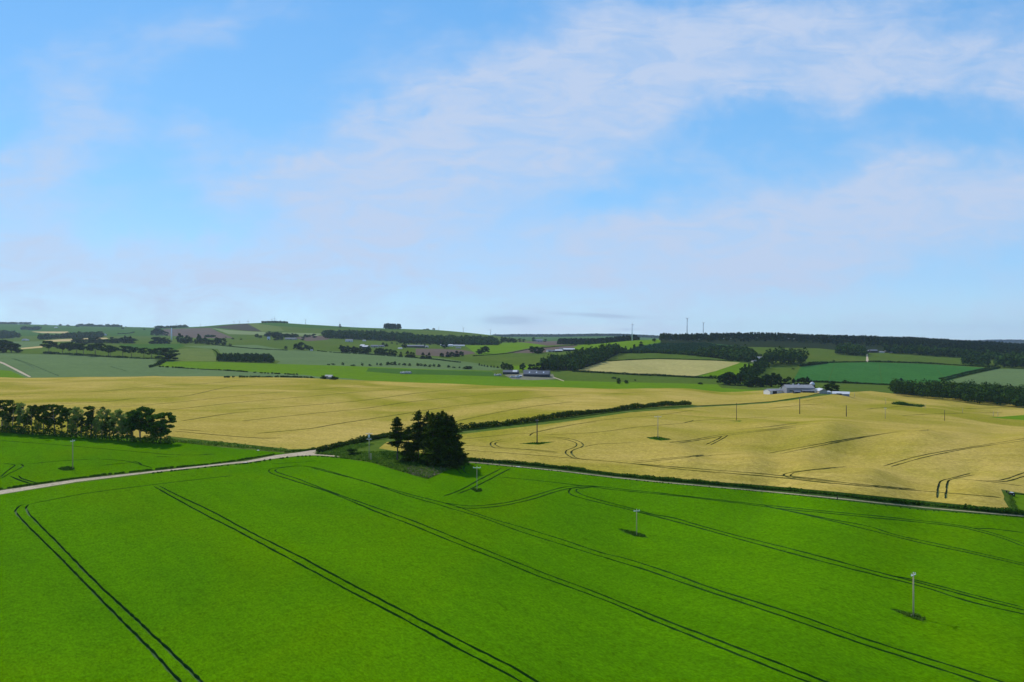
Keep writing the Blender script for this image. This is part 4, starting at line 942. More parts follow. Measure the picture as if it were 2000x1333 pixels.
wood('skyline_wood', None, 10, 30, 'round', 'dark wood on the skyline behind the white mast', 'wood', 'far_leaf', .6, 26, ring=ringab([(305,'D',4300),(365,'D',4200),(365,'D',4350),(305,'D',4450)]), seed=27)
wood('hill_wood', [(44,645),(76,645),(76,643),(44,643)], 14, 22, 'round', 'specks of blue trees on the far left hillside', 'wood', seed=28)
wood('skyline_wood', None, 7, 16, 'round', 'thin strip of trees on the skyline of the striped hill', 'wood', 'far_leaf', .2, 260, ring=ringab([(514,'D',3420),(560,'D',3420),(560,'D',3520),(514,'D',3520)]), seed=29)
wood('hill_hedge', [(401,659),(419,659.4),(419,658.4),(401,658)], 6, 10, 'round', 'short dark hedge lying across the purple ploughed hillside', 'hedge', seed=30)

# ------------------------------------------------------------------ hedges
def hedge(name, pts, h, w, label, leaf='hedge_leaf', step=None, size=None, cat='hedge', uneven=.35, gaps=0., dens=1., kind=None):
    q = [cast(*p) for p in smoothline(pts, 6)]; xy = [(a*math.exp(b), math.exp(b)) for a, b in q]; rg = np.random.default_rng(abs(int(pts[0][0]))+3)
    C = [xy[0]]
    for p in xy[1:]:
        d = math.hypot(p[0]-C[-1][0], p[1]-C[-1][1]); st = step or max(.9, w*.38, p[1]*.002)
        if d > 150: C.append(p); continue
        n = int(d/st); o = C[-1]
        for k in range(1, n+1): C.append((o[0]+(p[0]-o[0])*k/n, o[1]+(p[1]-o[1])*k/n))
    C = np.array(C); z = Hxy(C[:, 0], C[:, 1]); VV, FF = [], []; n0 = 0; hh = 1.; sz = size or max(.22, w*.16)
    for (x, y), zz in zip(C, z):
        hh = min(1+uneven, max(1-uneven, hh+rg.normal()*uneven*.35))
        if rg.random() < gaps: continue
        v, f = puff((x+rg.normal()*w*.1, y+rg.normal()*w*.1, zz+h*hh*.45), (w*.55, w*.55, h*hh*.5), int((34+10*rg.random())*dens), sz, rg, .6, .3)
        VV.append(v); FF.append(f+n0); n0 += len(v)
    o = mesh_obj(name, np.vstack(VV), np.vstack(FF), [leaf], None, False); tag(o, label, cat, None, kind); return o
hedge('field_hedge', [(620,885),(640,880),(665,873),(686,868)], 2.6, 3.0, 'dark hedge run starting at the track junction, nearest piece', step=.7, dens=1.2)
hedge('field_hedge', [(689,868),(715,861),(745,856),(765,853)], 2.7, 2.8, 'dark hedge run between the junction piece and the copse', step=.7, dens=1.2)
hedge('field_hedge', [(765,853),(830,845),(895,840),(960,833),(1040,824),(1110,814),(1180,805),(1240,798),(1300,793),(1348,790.5)], 2.9, 3.4, 'long dark hedge sweeping from behind the copse up to the barley crest', step=1.2, dens=1.1)
hedge('belt_scrub', [(-60,842),(0,845),(60,849),(120,853),(180,857),(240,862),(300,866),(335,868)], 2.6, 2.4, 'dark scrub under the trunks of the near tree belt', 'dark_tuft', step=.9, cat='scrub', uneven=.5)
hedge('belt_scrub', [(330,862),(380,866),(440,871),(500,876),(548,881)], 1.1, 5, 'weedy bank running right from the near tree belt', 'tuft', step=1.2, cat='scrub', uneven=.4, size=.4)
hedge('field_hedge', [(1120,726.5),(1180,729.5),(1250,733.5),(1310,736),(1360,738.5),(1378,739)], 3.2, 4, 'black green hedge below the far tan barley field', 'far_leaf', size=.9, uneven=.2)
hedge('field_hedge', [(1380,739.5),(1400,740),(1434,742)], 4.5, 4.5, 'bushy dark hedge continuing right of the far tan barley field', 'far_leaf', size=.9, uneven=.5)
hedge('field_hedge', [(1214,690.5),(1280,690),(1340,693.5),(1400,700),(1430,705.5)], 2.8, 4, 'dark hedge along the bottom of the young plantation', 'far_conifer', size=.9)
hedge('field_hedge', [(1563,716),(1590,713),(1615,710)], 4, 5, 'thick dark hedge piece at the upper left corner of the teal root crop', 'far_leaf', size=1.)
hedge('field_hedge', [(1580,710),(1640,708.3),(1691,707.6)], 2.6, 4, 'thin dark hedge above the root crop, left of the farm lane', 'far_leaf', size=.9)
hedge('field_hedge', [(1697,707.6),(1760,709),(1840,712.5),(1900,716),(1950,719)], 3, 4, 'thin dark hedge above the root crop, right of the farm lane', 'far_leaf', size=.9)
hedge('field_hedge', [(1590,747),(1650,749),(1700,751),(1748,753.5)], 2.6, 4, 'dark hedge below the teal root crop', 'far_leaf', size=.9)
hedge('field_hedge', [(1840,745),(1880,735),(1920,726),(1952,719.5)], 3, 4, 'slanting double hedge between the root crop and the pale wheat, lower line', 'far_leaf', size=.9)
hedge('field_hedge', [(1836,741),(1870,733),(1905,725),(1932,719)], 2, 3, 'slanting double hedge between the root crop and the pale wheat, upper line', 'far_leaf', size=.9)
hedge('field_hedge', [(292,718.5),(302,715),(312,712),(322,706)], 4, 5, 'dark bushy hedge piece slanting at the right corner of the pale wheat, left', 'far_leaf', size=.9, uneven=.6, gaps=.15)
hedge('field_hedge', [(86,691),(100,691.5),(115,692.3)], 5, 5, 'dark hedge under the leftmost flat crowned trees', 'far_leaf', size=1.)
hedge('field_hedge', [(118,692.5),(150,694),(190,696.3),(230,699),(290,701.5)], 2.6, 3, 'broken low hedge under the row of flat crowned trees', 'far_leaf', size=.8, gaps=.2, uneven=.6)
hedge('field_hedge', [(312,717),(360,720),(450,725),(520,730),(580,732.5)], 1.6, 2.5, 'thin broken hedge between the bright strip and the pale wheat, left', 'far_leaf', size=.7, gaps=.35, uneven=.6)
hedge('field_hedge', [(415,683),(424,690),(424,704)], .7, 1.5, 'thin dark line of hedge right of the olive pasture', 'far_leaf', size=.7)
hedge('field_hedge', [(415,674),(455,678),(500,682),(560,685)], 1.8, 3, 'thin hedge line along the top of the pale wheat beyond the olive pasture', 'far_leaf', size=.8)
hedge('field_hedge', [(620,686),(663,690),(720,693),(800,699),(850,703),(900,709)], 1.8, 3, 'thin hedge joining the dark tree rows in the middle distance', 'far_leaf', size=.8, gaps=.2)
hedge('field_hedge', [(925,696),(990,691),(1040,682),(1125,675)], 1.8, 3.5, 'thin dark hedge climbing past the brick coloured farm', 'far_leaf', size=.9)
hedge('field_hedge', [(1172,706.8),(1230,703.6),(1287,701.6),(1400,704.6),(1432,706)], 1.2, 2.5, 'thin hedge above the far tan barley field', 'far_leaf', size=.7)
hedge('hill_hedge', [(230,653),(250,652),(262,650)], 4, 6, 'thin hedge slanting on the green hillside, far left', 'far_leaf', size=1.4)
hedge('hill_hedge', [(635,647),(628,652),(640,655)], 3, 5, 'small dark hedge between two fields on the green hill', 'far_leaf', size=1.4)
hedge('scrub_strip', [(1746,790),(1775,792),(1803,795)], 2.2, 3.4, 'isolated dark strip of scrub in the right hand barley', 'dark_tuft', step=1.5, cat='scrub')
o_ = hedge('crest_scrub', [(440,738),(500,737.5),(560,737.5),(612,739)], 1.6, 3, 'ragged low scrub along the crest of the ripe field left of the ruin', 'far_leaf', cat='scrub', uneven=.6, gaps=.25, size=.6)
hedge('verge_scrub', [(905,899),(1000,905),(1100,915),(1200,927.5),(1300,937.5),(1500,954),(1635,967),(1800,985),(1900,994.5),(2000,1003),(2100,1013)], .8, 1.8, 'long line of rank dark weeds between the field path and the barley', 'dark_tuft', step=.6, cat='weeds', uneven=.5, size=.28)
hedge('verge_scrub', [(905,905),(1000,912.5),(1100,922.5),(1200,935),(1300,944.8),(1500,962.5),(1635,977),(1800,996),(2000,1011.3),(2100,1021)], .2, .5, 'thin line of weeds between the field path and the green crop', 'dark_tuft', step=.9, cat='weeds', uneven=.6, size=.14, gaps=.35)
hedge('track_verge', [(-60,1000),(0,957),(150,935),(300,918.5),(450,902.5),(535,888.5)], .5, .9, 'dark weedy edge on the far side of the gravel track', 'dark_tuft', step=.7, cat='weeds', uneven=.5, size=.22, gaps=.1) if False else hedge('track_verge', [(2,956),(150,934.5),(300,918),(450,902),(535,888)], .5, 1.0, 'dark weedy edge on the far side of the gravel track', 'dark_tuft', step=.7, cat='weeds', uneven=.5, size=.22, gaps=.1)
hedge('track_verge', [(300,925),(380,916),(455,908.5),(490,905),(545,897),(590,892),(640,893),(720,900)], .4, .8, 'broken dark weeds on the near side of the track before the junction', 'dark_tuft', step=.8, cat='weeds', uneven=.5, size=.2, gaps=.35)
hedge('barley_edge_weeds', [(560,884),(600,880),(612,878)], .8, 1.6, 'weeds at the corner of the ripe field by the junction', 'dark_tuft', step=.7, cat='weeds', size=.25)

# ------------------------------------------------------------------ rough grass tufts (uncountable)
def tufts(name, pxpoly, n, size, leaf, label, h=.5, cat='grass', seed=1):
    rg = np.random.default_rng(seed); r, lo, hi = inring(pxpoly); out = []
    while len(out) < n:
        q = rg.uniform(lo, hi, (n*2, 2)); q = q[inside(r, q)]; out += q.tolist()
        if not len(q): break
    A_ = np.array(out[:n]); y = np.exp(A_[:, 1]); x = A_[:, 0]*y; z = Hxy(x, y)
    k = 4; c = np.repeat(np.column_stack([x, y, z+h*.3]), k, 0)+rg.normal(size=(len(x)*k, 3))*np.array([size*.5, size*.5, h*.22])
    nr = rg.normal(size=c.shape); nr[:, 2] += .5; nr /= np.linalg.norm(nr, axis=1)[:, None]
    v, f = quads(c, nr, size*.5, rg, .6)
    o = mesh_obj(name, v, f, [leaf], None, False); tag(o, label, cat, None, 'stuff')
TRI = [(655,892),(725,893),(790,886),(870,893),(903,903),(882,914),(835,935),(780,919),(725,903)]
tufts('long_grass', TRI, 2600, .8, 'tuft', 'rank green grass on the triangle around the copse', .7, seed=1)
tufts('dry_grass', [(790,912),(850,915),(882,908),(900,902),(880,914),(835,934),(800,925)], 700, .8, 'dry_tuft', 'straw coloured dead grass at the tip of the copse triangle', .5, seed=2)
tufts('weeds', [(616,886),(640,878),(700,868),(730,868),(690,880),(660,884),(760,884),(790,886),(700,893)], 1200, .8, 'tuft', 'green weeds in the verge between the junction and the copse', .6, seed=3)
tufts('tall_weeds', [(740,884),(800,886),(890,895),(890,905),(860,912),(800,908),(750,898)], 1400, .8, 'dark_tuft', 'dark weeds growing between the copse trunks', .9, seed=4)
for (i, (pts, lb)) in enumerate([([(1752,1194),(1784,1198),(1806,1208),(1803,1213),(1785,1209),(1765,1201)], 'rank dark grass around the foot of the nearest pole'),
   ([(1210,1034),(1225,1036),(1258,1045),(1262,1050),(1238,1048)], 'dark grass streak at the foot of the pole in the middle of the green crop'),
   ([(921,956),(938,955),(942,960),(930,961)], 'dark grass at the foot of the pole below the field path'),
   ([(113,916),(128,911),(146,914),(144,919),(125,920)], 'dark grass at the foot of the pole in the left green field'),
   ([(1262,855),(1285,853),(1313,859),(1290,861)], 'dark grass at the foot of the pale pole in the barley'),
   ([(1020,867),(1040,865),(1075,864),(1052,869)], 'dark grass at the foot of the black pole in the barley'),
   ([(1968,962),(1975,962),(1984,985),(1990,1001),(1977,1001)], 'grey green rough strip between the barley and the bright paddock')]):
    tufts('grass_patch', pts, 110 if i < 6 else 260, .3 if i > 5 else .4, 'tuft' if i in (0, 6, 7) else 'dark_tuft', lb, .3 if i < 6 else .12, seed=20+i)

# ------------------------------------------------------------------ telegraph poles
def pole(px, py, hpx, kind, label, wood_='pole_wood', rz=0., arm=1.1, D=None, stub=False, group=None, rad=.15, arm2=False):
    x, y, z, k = spot(px, py, D); h = hpx*k; t_ = empty('telegraph_pole', (x, y, z-.35), rz)
    m = MB(); m.tube([(0, 0, -.8), (0, 0, h*.5), (0, 0, h+.3)], [rad*1.1, rad*.95, rad*.8], 0, 10); m.build('post', [wood_], t_, True)
    if arm:
        a = MB(); a.box(-arm, arm, -.07, .07, h-.03, h+.09); ca = a.build('crossarm', ['steel' if wood_ == 'pole_wood' else wood_], t_)
        for s_ in (-1, 0, 1):
            b = MB(); xx = s_*(arm-.12); zz = h+.10 if s_ else h+.30
            b.tube([(xx, 0, zz), (xx, 0, zz+.08), (xx, 0, zz+.10), (xx, 0, zz+.2), (xx, 0, zz+.26)], [.03, .03, .09, .09, .03], 0, 8)
            b.build('insulator', ['insulator'], ca if s_ else t_)
    if arm2:
        a = MB(); a.box(-.9, .9, -.2, -.06, h*.80, h*.80+.12); a.build('crossarm', ['steel'], t_)
        b = MB(); b.tube([(0, -.42, h*.87), (0, -.42, h*.87+.1), (0, -.42, h*.96), (0, -.42, h*.97)], [.22, .30, .30, .2], 0, 12); b.build('transformer', ['steel'], t_)
        for s_ in (-1, 1):
            q = MB(); q.tube([(s_*.5, -.1, h*.80+.1), (s_*.5, -.1, h*.80+.4)], [.05, .08], 0, 6); q.build('fuse', ['insulator'], t_)
    tag(t_, label, 'pole', group); return t_, k
GP = 'poles carrying the line across the fields'
pole(1784,1204,84,0,'nearest grey wooden pole in the green crop, bottom right, with a tilted pale crossarm', rz=R(35), arm=.8, group=GP, rad=.13)
pole(1243.5,1046,50,0,'grey pole with a pale crossarm in the middle of the green crop', rz=R(15), arm=.85, group=GP, rad=.11)
pole(931.5,959,47,0,'slim grey pole with a wide crossarm just below the field path', rz=R(5), arm=1.1, group=GP, rad=.10)
pole(721,899,53,0,'grey pole with transformer and two crossarms left of the copse', rz=R(5), arm=1.1, group=GP, arm2=True)
pole(142,916,56,0,'grey pole seen almost edge on in the left green field', rz=R(80), arm=.9, group=GP, rad=.13)
pole(1049,866,45,0,'black pole with a short crossarm in the barley right of the copse', 'dark_pole_wood', arm=.6, group=GP, rad=.22)
pole(1285,857,44,0,'pale slim pole with a wide crossarm over a dark grass patch in the barley', rz=R(0), arm=1.5, group=GP, rad=.16)
pole(1438.5,821,34,0,'slim brown pole in the barley right of the end of the long hedge', 'dark_pole_wood', arm=0, group=GP, rad=.17)
pole(1562,809,31,0,'dark brown pole in the barley directly below the long farm shed', 'dark_pole_wood', arm=.4, group=GP, rad=.26)
pole(1653,814,22,0,'dark brown pole in the barley below the small gabled shed', 'dark_pole_wood', arm=0, group=GP, rad=.26)
pole(1729,819,22,0,'pale slim pole with a small dark crossarm on the barley slope', rz=R(0), arm=.9, group=GP, rad=.16)
pole(1845,822,21,0,'thin dark pole on the barley slope, right of the pole with the small crossarm', 'dark_pole_wood', arm=0, group=GP, rad=.16)
for (a, b, h, lb) in [(1669,776,9,'tiny pole on the barley crest just right of the small gabled shed'),(1730,790,12,'faint distant pole left of the isolated scrub strip'),(1807,799,11,'faint distant pole at the right end of the isolated scrub strip'),
   (1880,807,10,'faint distant pole between the scrub strip and the bright green wedge'),(1940,814,11,'faint left hand one of two distant poles beside the bright green wedge'),(1949,814,10,'faint right hand one of two distant poles beside the bright green wedge')]:
    pole(a, b, h, 0, lb, arm=0, group=GP, rad=.16)
def post(px, py, hpx, wpx, name, mat, label, cat='post', group=None):
    x, y, z, k = spot(px, py); h = hpx*k; w = wpx*k*.5; t_ = MB()
    t_.tube([(0, 0, -.3), (0, 0, h*.9), (0, 0, h)], [w, w*.95, w*.6], 0, 8); o = t_.build(name, [mat]); o.location = (x, y, z); tag(o, label, cat, group)
post(724.5,900.5,15,2.4,'stub_post','pole_wood','short pale stay post beside the transformer pole')
post(936,903,7,1.8,'gate_post','dark_pole_wood','dark post standing in the path right of the copse')
post(1635.5,977,8,1.8,'gate_post','dark_pole_wood','dark post beside the field path under the right hand barley')
for i, (a, b) in enumerate([(927,902),(945,904),(953,905),(962,906),(975,908),(1000,911)]): post(a, b, 4.5, 1.1, 'fence_post', 'dark_pole_wood', 'one of the little fence posts along the path just right of the copse', 'post', 'fence posts by the path')
post(1787,1205,0.1,2,'marker_peg','stone_white','x') if False else None
x, y, z, k = spot(1779, 1205)
m = MB(); m.tube([(0,0,-.2),(.1,0,.75)], [.07,.05], 0, 6); o = m.build('stay_peg', ['pole_wood']); o.location = (x, y, z-.3); tag(o, 'short leaning peg at the foot of the nearest pole', 'post')

# ------------------------------------------------------------------ stones
def stones(px, py, wpx, n, name, mat, label, cat, flat=.5, seed=1):
    rg = random.Random(seed); x, y, z, k = spot(px, py); m = MB(); w = wpx*k
    for i in range(n):
        cx, cy = (rg.random()-.5)*w*(.8 if n > 1 else 0), (rg.random()-.5)*w*.6*(n > 1); r = w*.5/(n**.45)*(.7+.5*rg.random())
        V, F_ = [], []; a_, b_ = 7, 5
        for j in range(b_+1):
            th = math.pi*j/b_
            for q in range(a_):
                ph = 6.283*q/a_; rr = r*(.75+.5*rg.random()); V.append((cx+rr*math.sin(th)*math.cos(ph), cy+rr*math.sin(th)*math.sin(ph), r*flat*.6+rr*flat*math.cos(th)))
        for j in range(b_):
            for q in range(a_): F_.append([j*a_+q, (j+1)*a_+q, (j+1)*a_+(q+1) % a_, j*a_+(q+1) % a_])
        m.add(V, F_, 0)
    o = m.build(name, [mat]); o.location = (x, y, z-.2); tag(o, label, cat)
stones(792,914,9,5,'stone_heap','stone_white','brighter heap of whitish stones in the long grass below the copse','stones',.6,1)
stones(770,908,8,4,'stone_heap','rubble','duller grey stones left of the bright heap below the copse','stones',.4,2)
stones(504,880,6,1,'boulder','stone_white','single pale boulder in the weedy bank left of the junction','stone',.45,3)
stones(1797,1212,5,1,'boulder','rubble','small pale stone beside the foot of the nearest pole','stone',.5,4)
stones(1013,911.5,6,2,'boulder','stone_white','pale stones on the field path right of the copse','stones',.35,5)
stones(478,903.5,9,3,'gravel_heap','stone_white','bright scrap of broken stone on the gravel track','stones',.2,6)
stones(793,730,24,26,'rubble_mound','rubble','grey rubble mound with weeds in the bright green strip left of the dark barn','rubble',.95,7)
stones(972,734,16,16,'rubble_heap','rubble','rough stony heap left of the low shed by the dark barn','rubble',.9,8)
stones(341,688.5,8,3,'stone_heap','stone_white','pale heap at the top of the olive pasture, left','stones',.25,9)
stones(1006,738,20,14,'scrap_heap','concrete','grey clutter in the yard left of the dark barn','rubble',.8,10)

# ------------------------------------------------------------------ wind turbines
def turbine(px, hubpy, D, basepy, rot, label, mat='turbine_white', blade=.42, wide=1., yaw=0., blades=3, name='wind_turbine'):
    x, y, z, k = spot(px, basepy, D); hz = cz(hubpy, y); h = hz-z; t_ = empty(name, (x, y, z), yaw); r = h*.022*wide
    m = MB(); m.tube([(0, 0, -1), (0, 0, h*.5), (0, 0, h-.3)], [r*1.25, r, r*.7], 0, 14); m.build('tower', [mat], t_, True)
    if blades:
        m = MB(); m.tube([(0, r*2.2, h), (0, 0, h+.05), (0, -r*1.6, h)], [r*.5, r*.9, r*.7], 0, 8); m.build('nacelle', [mat], t_, True)
        m = MB(); m.tube([(0, -r*1.6, h), (0, -r*2.1, h), (0, -r*2.5, h)], [r*.7, r*.6, r*.1], 0, 8); hb = m.build('hub', [mat], t_, True)
        for b in range(blades):
            a = rot+b*2*math.pi/blades; L_ = h*blade; u = (math.sin(a), math.cos(a)); w_ = (u[1], -u[0]); V = []
            for q, (s_, c_) in enumerate(((0, .35), (.12, .85), (.3, .7), (.65, .4), (1, .12))):
                cx, cz_ = u[0]*L_*s_, u[1]*L_*s_; cc = c_*r*1.3
                for (o_, yy) in ((-.3, 0), (0, -.14), (.7, 0), (0, .14)): V.append((cx+w_[0]*cc*o_, -r*2.0+yy*cc, h+cz_+w_[1]*cc*o_))
            F_ = [[q*4+i, q*4+(i+1) % 4, (q+1)*4+(i+1) % 4, (q+1)*4+i] for q in range(4) for i in range(4)]+[[0, 1, 2, 3][::-1], [16, 17, 18, 19]]
            bm = MB(); bm.add(V, F_, 0); bm.build('blade', [mat], hb, True)
    tag(t_, label, 'wind turbine' if blades else 'mast', 'wind turbines on the hills' if blades else None)
turbine(1234.5,634,1690,665.5,R(-12),'large white wind turbine on the bright hillside right of centre', blade=.26, wide=1.15, yaw=R(60))
turbine(1342,623,2350,660,R(50),'taller grey wind turbine, left of the pair rising behind the ridge forest','turbine_grey', .16, .75, R(30))
turbine(1373.5,631.5,2400,660,R(65),'shorter grey wind turbine, right of the pair rising behind the ridge forest','turbine_grey', .18, .8, R(30))
turbine(335,641,2400,656.5,0,'slim white mast among the trees on the left hillside', 'turbine_white', blades=0, wide=2.2, name='mast')
for (a, hp, bp, D, rr, lb) in [(344.5,633.5,640,4600,0,'tiny grey turbine on the skyline just right of the white mast'),(392,632.5,640,4300,R(60),'tiny turbine on the skyline at the left foot of the striped hill'),
 (457,628.5,633,4200,R(20),'leftmost of the three faintest turbines behind the brown hilltop'),(468,628,633,4200,R(40),'middle one of the three faintest turbines behind the brown hilltop'),(484.5,627.5,632,4200,R(10),'rightmost of the three faintest turbines behind the brown hilltop'),
 (531,624,632,3800,R(30),'left one of the close pair of faint turbines behind the yellow hilltop'),(536.5,622.5,632,3800,R(0),'right one of the close pair of faint turbines behind the yellow hilltop'),
 (597,625,633.5,3600,R(60),'lone faint turbine on the long green skyline'),(663.5,631,639,3500,R(45),'small turbine beside the dark skyline tree'),
 (857,639,644,3500,R(60),'faint turbine right of the little skyline trees'),(905,641,649,3400,R(80),'small turbine with spread blades on the right slope of the green hill'),(958,645,653,3300,R(25),'turbine on the lower right end of the green hill')]:
    turbine(a, hp, D, bp, rr, lb, 'turbine_grey', .5, 1.5)

# ------------------------------------------------------------------ buildings
def gable(px, py, wpx, hpx, deep, label, name='shed', wall='wall_dark', roof='roof_grey', yaw=0., roofr=.38, D=None, cat='shed', over=.4, extra=None, eave=None, group=None):
    """ridge runs along local x; size read from the sighted spot"""
    x, y, z, k = spot(px, py, D); L_ = wpx*k/max(.3, math.cos(yaw)); h = hpx*k; hr = h*roofr; he = h-hr
    t_ = empty(name, (x, y+deep*.5, z-.2), yaw); lx, ly = L_/2, deep/2
    m = MB(); m.add([(-lx,-ly,-1),(lx,-ly,-1),(lx,ly,-1),(-lx,ly,-1),(-lx,-ly,he),(lx,-ly,he),(lx,ly,he),(-lx,ly,he),(-lx,0,h-.05),(lx,0,h-.05)],
       [[0,1,5,4],[2,3,7,6],[1,2,6,9,5],[3,0,4,8,7]], 0); wl = m.build('wall', [wall], t_)
    m = MB(); o_ = over; s_ = hr/ly; e = .16
    for sg in (-1, 1):
        p = [(-lx-o_, sg*(ly+o_), he-o_*s_), (lx+o_, sg*(ly+o_), he-o_*s_), (lx+o_, 0, h), (-lx-o_, 0, h)]; q = [(a, b, c+e) for a, b, c in p]
        F_ = [[0,1,2,3][::-1],[4,5,6,7],[0,1,5,4],[1,2,6,5],[3,0,4,7]]
        if sg > 0: F_ = [f[::-1] for f in F_]
        m.add(p+q, F_, 0)
    rf = m.build('roof', [roof], t_)
    tag(t_, label, cat, group)
    if extra:
        for (kind, *a) in extra:
            if kind == 'door':      # along front: centre fraction, width, height, material
                u, w, hh, mt = a; b = MB(); b.box(u*lx-w/2, u*lx+w/2, -ly-.06, -ly+.02, 0, hh); b.build('door', [mt], wl)
            if kind == 'enddoor':   # side, centre, width, height, material
                sd, v, w, hh, mt = a; b = MB(); xx = sd*lx; b.box(xx-.06, xx+.06, v*ly-w/2, v*ly+w/2, 0, hh); b.build('door', [mt], wl)
            if kind == 'window':
                u, w, z0, z1, mt = a; b = MB(); b.box(u*lx-w/2, u*lx+w/2, -ly-.05, -ly+.02, z0, z1); b.build('window', [mt], wl)
            if kind == 'skylight':
                u, v0, v1, w, mt = a; b = MB(); p = []
                for dz in (e+.03, e+.08):
                    for (xx, v) in ((u*lx-w/2, v0), (u*lx+w/2, v0), (u*lx+w/2, v1), (u*lx-w/2, v1)): p.append((xx, -ly*(1-v), he+hr*v+dz))
                b.add(p, [[0,1,2,3][::-1],[4,5,6,7],[0,1,5,4],[1,2,6,5],[2,3,7,6],[3,0,4,7]], 0); b.build('skylight', [mt], rf)
            if kind == 'chimney':
                u, w, hh, mt = a; b = MB(); b.box(u*lx-w/2, u*lx+w/2, -w/2, w/2, h-.6, h+hh); b.box(u*lx-w/2-.1, u*lx+w/2+.1, -w/2-.1, w/2+.1, h+hh, h+hh+.15); b.build('chimney', [mt], rf)
            if kind == 'vent':
                u, w, hh, mt = a; b = MB(); b.tube([(u*lx, 0, h-.1), (u*lx, 0, h+hh*.6), (u*lx, 0, h+hh)], [w/2, w/2, w*.15], 0, 10); b.build('vent', [mt], rf)
    return t_, k, L_, h
# dark barn group, centre
gable(1049,736.5,50,12,16,'long dark barn with grey roof and three skylights in the valley, centre', 'barn', 'wall_dark', 'roof_dark', R(-9), .55, cat='barn', eave=None,
      extra=[('skylight',-.55,.35,.65,1.6,'skylight'),('skylight',0,.35,.65,1.6,'skylight'),('skylight',.55,.35,.65,1.6,'skylight'),('enddoor',-1,-.1,3.2,3.6,'door_white'),('enddoor',-1,.55,2.2,4.0,'door_white')])
gable(1036,731,26,8,12,'lower dark shed with grey roof directly behind the long dark barn', 'barn', 'wall_dark', 'roof_dark', R(-5), .5, cat='barn')
gable(998,731.5,30,8,13,'open dark cattle shed with one white roof panel left of the dark barn', 'cattle_shed', 'wall_dark', 'roof_dark', R(-6), .45, cat='shed', extra=[('skylight',.55,.05,.95,6.5,'roof_light')])
gable(1016,737,6,4,4,'small pale trailer like hut in the yard left of the dark barn', 'yard_hut', 'wall_shade_blue', 'roof_light', R(5), .25, cat='hut')
# farm on the right
gable(1517,766,30,9,14,'low white shed with a dark doorway at the left of the right hand farm', 'white_shed', 'wall_white', 'roof_grey', R(6), .4, D=690, cat='shed', extra=[('door',-.35,4.5,3.2,'opening'),('chimney',.85,.7,1.2,'wall_white'),('skylight',.45,.02,.5,7,'roof_slate')])
gable(1504,765,12,6,8,'white lean to at the far left end of the right hand farm', 'lean_to', 'wall_white', 'roof_grey', R(10), .4, D=700, cat='shed')
gable(1565,770,52,14,16,'long grey roofed shed with walls tinted like blue shade in the right hand farm', 'long_shed', 'wall_shade_blue', 'roof_grey', R(-5), .36, D=678, cat='shed',
      extra=[('vent',-.35,1.8,1.1,'roof_light'),('vent',.05,1.8,1.1,'roof_light'),('window',-.6,5,1.2,2.1,'window_glass'),('window',.3,5,1.2,2.1,'window_glass'),('enddoor',1,-.2,4,3.6,'opening')])
gable(1580,770.5,22,5,5,'dark open fronted lean to along the foot of the long shed', 'lean_to', 'wall_dark', 'roof_slate', R(-5), .3, D=664, cat='shed')
gable(1558,772,11,5,5,'small black roofed store in front of the long shed', 'store', 'wall_dark', 'roof_slate', R(0), .4, D=655, cat='shed', extra=[('door',0,2,1.6,'opening')])
gable(1598,769,12,8,9,'white gabled barn just right of the long shed', 'white_barn', 'wall_white', 'roof_light', R(50), .35, D=670, cat='barn', extra=[('door',.2,1.8,2.4,'opening')])
gable(1607,770.5,9,9,7,'pinkish stone steading with an arched doorway, right hand farm', 'steading', 'wall_stone', 'roof_light_edge', R(80), .4, D=664, cat='building', extra=[('door',0,2.6,3.6,'opening')])
gable(1618,771,9,5,6,'small white hut between the steading and the round tree', 'hut', 'wall_white', 'roof_light', R(20), .4, D=662, cat='hut', extra=[('door',-.2,1.2,1.8,'opening')])
gable(1648,774.5,26,7,11,'small shed with bright roof and gable tinted as shade at the right end of the farm', 'small_shed', 'wall_shade_blue', 'roof_light', R(-28), .5, D=645, cat='shed', extra=[('door',-.2,4.5,2.2,'opening'),('enddoor',1,0,2.6,2.6,'door_white')])
def silo(px, py, wpx, hpx, D, label):
    x, y, z, k = spot(px, py, D); r = wpx*k/2; h = hpx*k; t_ = empty('silo', (x, y, z-.2))
    m = MB(); m.tube([(0,0,0),(0,0,h*.72)], [r, r], 0, 20); m.build('body', ['wall_dark'], t_, False)
    m = MB(); m.tube([(0,0,h*.72),(0,0,h*.8),(0,0,h*.9),(0,0,h*.97),(0,0,h)], [r*1.04, r*.95, r*.7, r*.35, r*.05], 0, 20); m.build('dome', ['roof_light_edge'], t_, True)
    m = MB()
    for s_ in (-.25, .25): m.tube([(s_, -r-.15, 0), (s_, -r-.15, h*.75)], .05, 0, 5)
    for i in range(12): m.tube([(-.25, -r-.15, h*.06*(i+.5)), (.25, -r-.15, h*.06*(i+.5))], .04, 0, 4)
    m.build('ladder', ['steel'], t_); tag(t_, label, 'silo')
silo(1586.5,762,10,20,700,'dark round silo with a pale dome behind the long shed')
